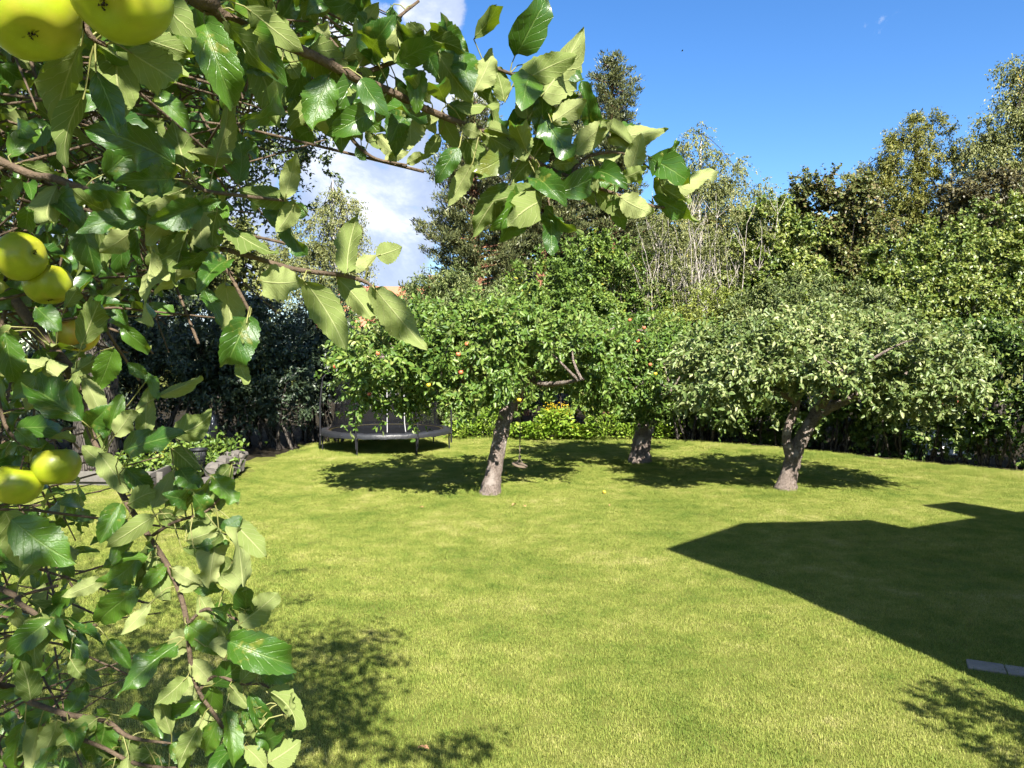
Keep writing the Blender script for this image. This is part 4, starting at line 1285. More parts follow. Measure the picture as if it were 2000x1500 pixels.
# stone paving edge at the right
M['paving'] = simple_mat('paving', (.19, .175, .15), rough=.95, var=.4, scale=7.0, bump=.8, bscale=30)
pv = empty('stone_edging', G(1960, 1310), 'grey stone edging slab in the lawn at the right edge', 'paving')
g0, g1 = G(1885, 1299), G(2040, 1322)
dv = (g1 - g0); ln_ = dv.length
for i in range(2):
    c = g0 + dv * (.27 + .5 * i)
    box_obj('slab', (c.x, c.y, .0), (ln_ * .49, .22, .05), M['paving'], pv, math.atan2(dv.y, dv.x) + .02 * i, .012)

# ------------------------------------------------------------------ apples
def skin_mat(name, col, blush, blush_amt):
    m, t, out = new_mat(name)
    geo = t.new('ShaderNodeNewGeometry')
    tcx = t.new('ShaderNodeTexCoord')
    n = t.noise(tcx.outputs['Object'], 5.0, 4.0)
    vo = t.new('ShaderNodeTexVoronoi'); vo.inputs['Scale'].default_value = 34.0
    t.link(tcx.outputs['Object'], vo.inputs[0])
    spot = t.maprange(vo.outputs[0], 0.05, 0.13)
    c = t.mix(n, tuple(x * .68 for x in col), tuple(x * 1.15 for x in col))
    nb2 = t.noise(tcx.outputs['Object'], 2.2, 3.0)
    c = t.mix(t.math('MULTIPLY', t.maprange(nb2, .45, .7), blush_amt), c, blush)
    c = t.mix(t.math('MULTIPLY', t.math('SUBTRACT', 1.0, spot), .35), c, (.45, .45, .18))
    scab = t.maprange(t.noise(tcx.outputs['Object'], 6.5, 5.0, .65), .66, .72)
    c = t.mix(t.math('MULTIPLY', scab, .6), c, (.16, .11, .05))
    b = t.new('ShaderNodeBsdfPrincipled')
    t.link(c, b.inputs['Base Color'])
    t.val(b, Roughness=.38)
    b.inputs['Specular IOR Level'].default_value = .45
    try:
        b.inputs['Subsurface Weight'].default_value = .12
        b.inputs['Subsurface Radius'].default_value = (.01, .012, .003)
        b.inputs['Subsurface Scale'].default_value = .4
    except Exception:
        pass
    t.link(b.outputs[0], out.inputs[0])
    return m


M['green_skin'] = skin_mat('green_skin', (.27, .32, .012), (.36, .26, .04), .35)
M['yellow_skin'] = skin_mat('yellow_skin', (.48, .40, .03), (.60, .20, .05), .6)
M['red_skin'] = skin_mat('red_skin', (.60, .20, .09), (.50, .045, .03), 1.0)
M['calyx'] = simple_mat('calyx', (.045, .03, .02), rough=.95)


def apple_mesh(n=40, seed=0):
    """unit diameter apple, stem end +Z"""
    r_ = random.Random(seed)
    prof = []
    K = 26
    for i in range(K + 1):
        th = math.pi * i / K
        r = .5 * max(0.0, math.sin(th)) ** .92
        z = .45 * math.cos(th)
        r *= 1 + .06 * math.cos(th)
        d0 = math.exp(-(th / .42) ** 2); d1 = math.exp(-((math.pi - th) / .34) ** 2)
        z -= .17 * d0
        z += .11 * d1
        prof.append((max(r, .0008), z))
    bm = bmesh.new()
    rings = []
    for r, z in prof:
        ring = []
        for j in range(n):
            a = 2 * math.pi * j / n
            lob = 1 + .02 * math.cos(5 * a + .4) * (1.0 if z < 0 else .3) + .02 * math.cos(a + seed) + .012 * math.cos(2 * a + 2 * seed)
            ring.append(bm.verts.new((r * lob * math.cos(a), r * lob * math.sin(a), z + .012 * math.cos(a * 1 + seed))))
        rings.append(ring)
    for i in range(K):
        for j in range(n):
            bm.faces.new((rings[i][j], rings[i + 1][j], rings[i + 1][(j + 1) % n], rings[i][(j + 1) % n]))
    bm.faces.new(list(reversed(rings[0]))) if False else None
    me = bpy.data.meshes.new('apple')
    bm.to_mesh(me); bm.free()
    me.polygons.foreach_set('use_smooth', np.ones(len(me.polygons), bool))
    return me


def apple(name, label, c, diam, axis, skin, mesh, group=None, parts=True):
    o = bpy.data.objects.new(name, mesh)
    COL.objects.link(o)
    q = Vector(axis).to_track_quat('Z', 'Y')
    o.matrix_world = Matrix.Translation(c) @ q.to_matrix().to_4x4() @ Matrix.Scale(diam, 4)
    tag(o, label, 'apple', group)
    if parts:
        V, Fc = tube_arrays([([(0, 0, .22), (.01, 0, .40), (.05, .01, .62)], [.022, .018, .024])], 7)
        st = link('stem', mesh_np('stem', V, Fc, 4), M['twig']); st.parent = o
        Vs = []
        rr = np.random.default_rng(4)
        pos = np.zeros((14, 3)) + np.array([0, 0, -.335]) + rr.standard_normal((14, 3)) * np.array([.03, .03, .005])
        A = rr.standard_normal((14, 3)) * np.array([.7, .7, .2]) + np.array([0, 0, -1])
        V, Fc, k = leaf_arrays(pos, A, rr.standard_normal((14, 3)), .055, .03, 2)
        ca = link('calyx', mesh_np('calyx', V, Fc, k), M['calyx']); ca.parent = o
    return o


AM = {}
for k_, s_ in (('green_skin', 1), ('green_skin', 2), ('yellow_skin', 3), ('red_skin', 4)):
    me = apple_mesh(40 if k_ != 'red_skin' else 14, s_)
    me.materials.append(M[k_])
    AM[(k_, s_)] = me
NEAR_APPLES = [  # px, py, diameter px, real diameter, axis (stem direction), skin, label
    (62, 28, 178, .080, (-.35, .5, .8), ('green_skin', 1), 'big green apple in the top left corner, its dark eye showing'),
    (234, -14, 186, .080, (.1, .75, .65), ('green_skin', 2), 'big green apple cut off by the top edge of the picture'),
    (42, 500, 94, .076, (-.9, .25, -.2), ('green_skin', 1), 'green apple with sunken brown mark, topmost of the cluster of three'),
    (94, 556, 88, .074, (-.2, .2, .95), ('green_skin', 2), 'green apple, lower right of the cluster of three'),
    (10, 568, 80, .072, (.2, .3, .9), ('green_skin', 1), 'green apple at the left edge in the cluster of three'),
    (152, 654, 76, .068, (.1, .2, .95), ('yellow_skin', 3), 'yellow sunlit apple with a red blush behind a pale leaf'),
    (110, 911, 88, .074, (-.1, .2, .95), ('green_skin', 2), 'green apple, right one of the lower pair'),
    (32, 946, 92, .076, (.2, .15, .95), ('green_skin', 1), 'green apple, left one of the lower pair'),
]
for px, py, dpx, dm, ax, key, lab in NEAR_APPLES:
    D = F * dm / dpx
    apple('apple', lab, P(px, py, D), dm, ax, None, AM[key], 'green apples on the nearest branches')

# red apples hanging on the orchard trees: each sits on the sunny outside of the crown
def on_crown(key, px, py):
    arr = APPLE_TREES[key][1]
    pos = arr[0]
    q = pos - np.array([0, 0, CAMZ])
    # approximate projection
    cp, sp = math.cos(PITCH), math.sin(PITCH)
    zc = q[:, 1] * cp - q[:, 2] * sp
    yc = q[:, 1] * sp + q[:, 2] * cp
    u = 1000 + F * q[:, 0] / zc; v = 750 - F * yc / zc
    m_ = (np.abs(u - px) < 9) & (np.abs(v - py) < 9)
    return (pos[m_, 1].min() if m_.any() else pos[:, 1].mean()) + .05


RED = [
    ('a', 738, 690, 'orange-red apple upper left in the leaning tree, over the trampoline pole'), ('a', 895, 692, 'red apple, left one of the two side by side in the leaning tree'),
    ('a', 912, 672, 'red apple, upper right one of the two side by side in the leaning tree'), ('a', 900, 727, 'orange apple just below the pair in the leaning tree'),
    ('a', 837, 752, 'yellow-orange apple low in the leaning tree above the trampoline net'), ('a', 655, 716, 'orange apple at the leftmost twig tip of the leaning tree'),
    ('a', 1014, 781, 'yellow apple hanging at the top of the leaning trunk beside the rope'), ('a', 722, 770, 'orange apple hanging lowest at the left of the leaning tree'),
    ('b', 1135, 636, 'red apple at the upper left of the stout middle tree'), ('b', 1186, 646, 'orange-yellow apple near the top of the stout middle tree'),
    ('b', 1203, 660, 'red apple between the orange one and the red cluster in the stout tree'), ('b', 1236, 675, 'red apple, left one of the red cluster in the stout middle tree'),
    ('b', 1246, 666, 'red apple, topmost of the red cluster in the stout middle tree'), ('b', 1242, 685, 'red apple, lowest of the red cluster in the stout middle tree'),
    ('b', 1254, 682, 'red apple, right one of the red cluster in the stout middle tree'), ('b', 1183, 725, 'lone dark red apple low in the left half of the stout tree'),
    ('b', 1270, 712, 'orange apple at the right side of the stout tree, below the cluster'), ('b', 1230, 625, 'red apple highest in the stout middle tree'),
    ('b', 1258, 640, 'red apple at the upper right of the stout middle tree'), ('b', 1280, 730, 'yellow apple furthest right in the stout middle tree')]
for key, px, py, lab in RED:
    D = on_crown(key, px, py)
    apple('red_apple', lab, P(px, py, D), .085, (rnd.uniform(-.3, .3), rnd.uniform(-.3, .3), 1), None, AM[('yellow_skin', 3)] if 'yellow' in lab else AM[('red_skin', 4)],
          'apples on the leaning tree' if key == 'a' else 'apples on the stout middle tree', parts=False)
for px, py, lab in ((1180, 966, 'orange windfall apple lying in the grass under the leaning tree'), (988, 927, 'reddish windfall apple beside the leaning trunk')):
    g = G(px, py)
    apple('windfall_apple', lab, g + Vector((0, 0, .05)), .075, (.6, .2, .5), None, AM[('yellow_skin', 3)], None, parts=True)

# ------------------------------------------------------------------ the near apple tree: branches and leaves close to the camera
def big_leaf_mat():
    m, t, out = new_mat('near_apple_leaf')
    geo = t.new('ShaderNodeNewGeometry')
    uvn = t.new('ShaderNodeUVMap'); uvn.uv_map = 'UVMap'
    sep = t.new('ShaderNodeSeparateXYZ'); t.link(uvn.outputs[0], sep.inputs[0])
    u, v = sep.outputs[0], sep.outputs[1]           # u: -1..1 across (stored 0..1), v: 0..1 along
    uc = t.math('ABSOLUTE', t.math('SUBTRACT', t.math('MULTIPLY', u, 2.0), 1.0))
    oi = t.new('ShaderNodeObjectInfo')
    tco = t.new('ShaderNodeTexCoord')
    wob = t.noise(tco.outputs['Object'], 9.0, 3.0)
    mid = t.maprange(uc, 0.020, 0.065)
    lat = t.math('FRACT', t.math('ADD', t.math('SUBTRACT', t.math('MULTIPLY', v, 7.5), t.math('MULTIPLY', t.math('POWER', uc, 0.8), 2.3)), t.math('MULTIPLY', wob, 0.55)))
    ld = t.math('ABSOLUTE', t.math('SUBTRACT', lat, 0.5))
    latm = t.maprange(ld, 0.01, 0.075)
    vein = t.math('MULTIPLY', mid, t.math('ADD', t.math('MULTIPLY', latm, 0.65), 0.35))
    fine = t.noise(tco.outputs['Object'], 42.0, 4.0, 0.6)
    rv = oi.outputs['Random']
    isl = geo.outputs['Random Per Island']
    rr = t.math('FRACT', t.math('ADD', rv, isl))
    top = t.ramp(rr, [(0.0, (.022, .066, .008)), (0.5, (.040, .100, .010)), (1.0, (.075, .150, .015))])
    top = t.mix(t.math('MULTIPLY', fine, 0.35), top, (.020, .060, .010))
    top = t.mix(t.math('MULTIPLY', t.math('SUBTRACT', 1.0, vein), 0.7), top, (.12, .19, .045))
    blot = t.maprange(t.noise(tco.outputs['Object'], 5.0, 3.0), .60, .72)
    top = t.mix(t.math('MULTIPLY', blot, .5), top, (.22, .20, .04))
    und = t.ramp(rr, [(0.0, (.085, .125, .028)), (0.5, (.155, .195, .056)), (1.0, (.27, .30, .12))])
    und = t.mix(t.math('MULTIPLY', fine, 0.30), und, (.10, .135, .036))
    und = t.mix(t.math('MULTIPLY', t.math('SUBTRACT', 1.0, vein), 0.75), und, (.32, .34, .15))
    col = t.mix(geo.outputs['Backfacing'], top, und)
    rough = t.math('ADD', t.math('MULTIPLY', geo.outputs['Backfacing'], 0.45), 0.30)
    b = t.new('ShaderNodeBsdfPrincipled')
    t.link(col, b.inputs['Base Color']); t.link(rough, b.inputs['Roughness'])
    t.link(t.math('SUBTRACT', 0.5, t.math('MULTIPLY', geo.outputs['Backfacing'], 0.35)), b.inputs['Specular IOR Level'])
    bp = t.new('ShaderNodeBump'); bp.inputs['Strength'].default_value = 0.5; bp.inputs['Distance'].default_value = 0.003
    hsum = t.math('ADD', t.math('MULTIPLY', vein, 1.0), t.math('MULTIPLY', fine, 0.5))
    t.link(hsum, bp.inputs['Height']); t.link(bp.outputs[0], b.inputs['Normal'])
    tr = t.new('ShaderNodeBsdfTranslucent')
    tcx = t.mix(t.math('MULTIPLY', t.math('SUBTRACT', 1.0, vein), 0.3), (.22, .33, .010), (.30, .38, .04))
    t.link(tcx, tr.inputs[0])
    ms = t.new('ShaderNodeMixShader'); ms.inputs[0].default_value = 0.20
    t.link(b.outputs[0], ms.inputs[1]); t.link(tr.outputs[0], ms.inputs[2])
    t.link(ms.outputs[0], out.inputs[0])
    return m


M['near_leaf'] = big_leaf_mat()
M['petiole'] = simple_mat('petiole', (.17, .17, .05), rough=.6, var=.3, scale=30)


def big_leaf(seed, fold, bend, wave, twist, rows=24, cols=6, width=.54):
    """unit length apple leaf along +Y, upper side +Z; returns verts, faces, uvs"""
    r_ = np.random.default_rng(seed)
    tt = np.linspace(0, 1, rows + 1)
    half = .5 * width * (np.sin(np.pi * np.clip(tt, 0, 1) ** .80) ** .78) * (1 - .10 * tt)
    half = half * np.where(tt > .86, .80 + .2 * (1 - (tt - .86) / .14), 1)
    half[0] = .012; half[-1] = .003
    ser = np.where(np.arange(rows + 1) % 2 == 0, 1.0, .925) * (1 + .035 * r_.standard_normal(rows + 1))
    ph1, ph2 = r_.uniform(0, 6.28, 2)
    amp = r_.uniform(.6, 1.3, 2)
    V, UV = [], []
    # midrib path: bend in the YZ plane
    y = z = 0.0
    a = bend * .25
    mp = []
    for i, q in enumerate(tt):
        mp.append((y, z, a))
        st = 1.0 / rows
        y += math.cos(a) * st; z += math.sin(a) * st
        a -= bend / rows * (.4 + 1.2 * q)
    side_bow = .10 * r_.uniform(-1, 1)
    for i, q in enumerate(tt):
        y0, z0, a0 = mp[i]
        tw = twist * q
        for j in range(cols + 1):
            s = j / cols * 2 - 1
            wj = half[i] * (ser[i] if j in (0, cols) else 1.0)
            x = s * wj
            fo = abs(x) * math.tan(fold * (1.0 - .25 * abs(s)))
            wv = wave * abs(s) ** 1.6 * (amp[0] * math.sin(q * 11 + ph1 + (0 if s > 0 else 1.9)) + .6 * amp[1] * math.sin(q * 21 + ph2 + (2.2 if s > 0 else 0))) * .062
            up = fo + wv + .012 * math.sin(q * 40 - abs(s) * 9) * abs(s) * (1 - abs(s)) * 2
            xx = x * math.cos(fold * .8)
            x2 = xx * math.cos(tw) - up * math.sin(tw); u2 = xx * math.sin(tw) + up * math.cos(tw)
            V.append((x2 + side_bow * math.sin(math.pi * q) * .5, y0 - u2 * math.sin(a0), z0 + u2 * math.cos(a0)))
            UV.append(((s + 1) / 2, q))
    Fc = []
    w_ = cols + 1
    for i in range(rows):
        for j in range(cols):
            p = i * w_ + j
            Fc.append((p, p + 1, p + w_ + 1, p + w_))
    return np.array(V), np.array(Fc), np.array(UV)


def leaf_mesh_obj(V, Fc, UV, name='leaf'):
    me = mesh_np(name, V, Fc, 4)
    uvl = me.uv_layers.new(name='UVMap')
    uvl.data.foreach_set('uv', UV[Fc.ravel()].astype(np.float32).ravel())
    me.materials.append(M['near_leaf'])
    me.polygons.foreach_set('use_smooth', np.ones(len(me.polygons), bool))
    return me


LV = []
for i, (fo, be, wa, tw) in enumerate(((.25, .6, .8, .2), (.40, 1.1, 1.0, -.3), (.15, .5, 1.3, .4), (.60, .9, .8, .2), (.35, 1.6, 1.1, .5), (.20, -.6, 1.0, -.4), (.85, .8, .9, .3), (.45, .3, 1.5, -.6),
                                      (.22, .8, 1.0, .5), (.60, 1.1, .9, -.1), (.15, .3, .5, .0), (.30, -.3, 1.3, .2), (.95, .5, .6, .1), (.45, 1.6, .8, -.5), (1.05, 1.0, .8, .5), (.7, 2.0, 1.0, .3), (.5, -1.0, 1.4, .7), (.8, 1.4, 1.2, -.6))):
    V, Fc, UV = big_leaf(900 + i, fo, be, wa, tw)
    LV.append((V, Fc, UV, leaf_mesh_obj(V, Fc, UV), float(np.linalg.norm(V[-4])), fo, be))
EASY = [0, 1, 2, 3, 5, 7, 8, 10, 11]

# branches as lines of (px, py, distance); the thick ends run on out of the picture to the trunk
TRUNK_TOP = Vector((-1.9, .55, 3.15))
near_base = Vector((-2.15, .45, 0))
near_tree = empty('near_apple_tree', near_base, 'apple tree close by on the left, its leafy fruiting branches framing the view', 'tree')
tpn, trn = smooth_path([near_base + Vector((0, 0, -.05)), Vector((-2.1, .5, 1.0)), Vector((-2.0, .5, 2.1)), TRUNK_TOP, Vector((-1.6, .5, 4.1)), Vector((-1.2, .7, 5.0))], [.17, .14, .13, .11, .07, .03], 6)
tube_obj('trunk', [(tpn, trn)], M['apple_bark'], near_tree, 12, .04)


def line(pts, pre=()):
    return [Vector(p) for p in pre] + [P(*p) for p in pts]


BR = [
    ('top', line([(250, -90, .80), (370, -8, .84), (440, 35, .87), (520, 72, .91), (610, 108, .96), (690, 150, 1.0), (760, 178, 1.04), (830, 212, 1.07), (905, 243, 1.1), (985, 272, 1.12), (1040, 312, 1.13), (1110, 345, 1.15), (1200, 378, 1.17), (1290, 405, 1.18), (1335, 395, 1.2)],
                 [TRUNK_TOP, (-1.25, .65, 3.55)]), [.055, .035, .014, .0105, .0098, .0090, .0082, .0076, .007, .0064, .0058, .0052, .0046, .0040, .0034, .0028, .0018]),
    ('left', line([(-60, 470, 1.36), (20, 575, 1.33), (85, 660, 1.30), (140, 730, 1.27), (172, 830, 1.24), (205, 905, 1.21), (250, 985, 1.18), (292, 1050, 1.16), (326, 1102, 1.15), (350, 1155, 1.14), (366, 1220, 1.13), (372, 1290, 1.13), (388, 1350, 1.14), (425, 1405, 1.15), (462, 1475, 1.16)],
                  [TRUNK_TOP + Vector((.04, 0, -.2)), (-1.4, 1.1, 3.05)]), [.05, .035, .013, .012, .0115, .0105, .0075, .006, .0058, .0055, .0055, .005, .005, .0045, .004, .0035, .002]),
    ('low', line([(-60, 1330, 1.25), (60, 1372, 1.22), (130, 1395, 1.2), (205, 1408, 1.17), (255, 1440, 1.15), (335, 1452, 1.14)],
                 [Vector((-2.0, .5, 2.3)), (-1.5, 1.0, 2.35)]), [.03, .02, .008, .006, .0055, .005, .004, .002]),
    ('low2', line([(150, 1440, 1.15), (205, 1462, 1.15), (262, 1490, 1.15), (330, 1500, 1.15), (375, 1495, 1.16)], []), [.004, .004, .0038, .003, .002]),
    ('mid', line([(-50, 290, 1.15), (110, 350, 1.1), (230, 395, 1.06), (320, 440, 1.03), (400, 480, 1.0), (445, 530, 1.0), (468, 572, 1.0), (490, 612, 1.0)],
                 [TRUNK_TOP, (-1.3, .95, 3.3)]), [.045, .03, .008, .007, .006, .005, .0045, .0035, .003, .0025]),
    ('mid2', line([(400, 478, 1.0), (470, 495, .99), (560, 522, .99), (620, 532, .99), (672, 538, .99), (712, 550, 1.0), (735, 566, 1.0)], []), [.004, .0042, .004, .0038, .0036, .003, .002]),
    ('mid3', line([(320, 335, 1.05), (380, 362, .98), (408, 374, .95), (470, 382, .95), (556, 392, .95)], []), [.004, .0035, .0032, .003, .002]),
    ('back', line([(430, 130, 1.6), (520, 175, 1.5), (590, 240, 1.42), (655, 236, 1.36), (698, 284, 1.34), (735, 310, 1.33), (795, 322, 1.33)], [TRUNK_TOP + Vector((.2, .1, .5)), (-1.0, 1.3, 3.7)]), [.03, .02, .007, .006, .0055, .005, .004, .003, .002]),
    ('back2', line([(640, 120, .98), (705, 100, 1.05), (735, 72, 1.08), (775, 36, 1.1), (818, 2, 1.12)], []), [.004, .0042, .004, .003, .0025]),
    ('tip', line([(1040, 312, 1.13), (1062, 350, 1.12), (1072, 400, 1.11), (1078, 420, 1.1)], []), [.0035, .003, .0025, .002]),
    ('apples', line([(-80, -60, .75), (60, -75, .72), (150, -40, .70), (170, 60, .70), (210, 90, .71)], [TRUNK_TOP, (-1.1, .6, 3.3)]), [.045, .03, .007, .0055, .005, .0035, .0025]),
    ('leftup', line([(-60, 100, 1.7), (100, 150, 1.65), (220, 160, 1.6), (330, 200, 1.6), (420, 260, 1.6)], [TRUNK_TOP + Vector((.1, .1, .3)), (-1.5, 1.3, 3.5)]), [.04, .03, .009, .008, .006, .005, .003]),
    ('right2', line([(690, 150, 1.0), (800, 110, 1.06), (850, 90, 1.1), (930, 120, 1.12), (1010, 150, 1.12), (1062, 190, 1.1)], []), [.004, .004, .004, .0035, .003, .002]),
    ('right3', line([(1110, 345, 1.15), (1150, 305, 1.16), (1220, 300, 1.17), (1290, 345, 1.18)], []), [.004, .0035, .003, .002]),
    ('low3', line([(366, 1220, 1.13), (400, 1190, 1.12), (440, 1200, 1.1), (470, 1215, 1.1)], []), [.0035, .003, .003, .002]),
    ('low4', line([(388, 1350, 1.14), (420, 1320, 1.13), (470, 1335, 1.12), (520, 1340, 1.12), (555, 1395, 1.12)], []), [.0035, .003, .003, .0025, .0015]),
    ('low5', line([(292, 1050, 1.16), (340, 1020, 1.13), (400, 1000, 1.12), (440, 960, 1.12)], []), [.0035, .003, .003, .002]),
    ('low6', line([(425, 1405, 1.15), (470, 1450, 1.14), (525, 1488, 1.13)], []), [.0035, .003, .002]),
    ('leftlow', line([(-60, 1130, 1.3), (40, 1180, 1.27), (120, 1230, 1.24), (190, 1220, 1.22)], [Vector((-2.0, .5, 2.5)), (-1.5, 1.1, 2.6)]), [.03, .02, .007, .006, .005, .003]),
    ('fruit', line([(20, 575, 1.33), (-10, 700, 1.3), (10, 830, 1.28), (60, 880, 1.27)], []), [.005, .0045, .004, .003]),
]
branch_obj = {}
BPTS, BKEY = [], []
for key, pts, rad in BR:
    tp, tr_ = smooth_path(pts, [q_ * .8 for q_ in rad], 5)
    ob = tube_obj('branch', [(tp, tr_)], M['twig'], near_tree, 8, .03)
    branch_obj[key] = ob
    for p in tp:
        BPTS.append(tuple(p)); BKEY.append(key)
BPTS = np.array(BPTS)

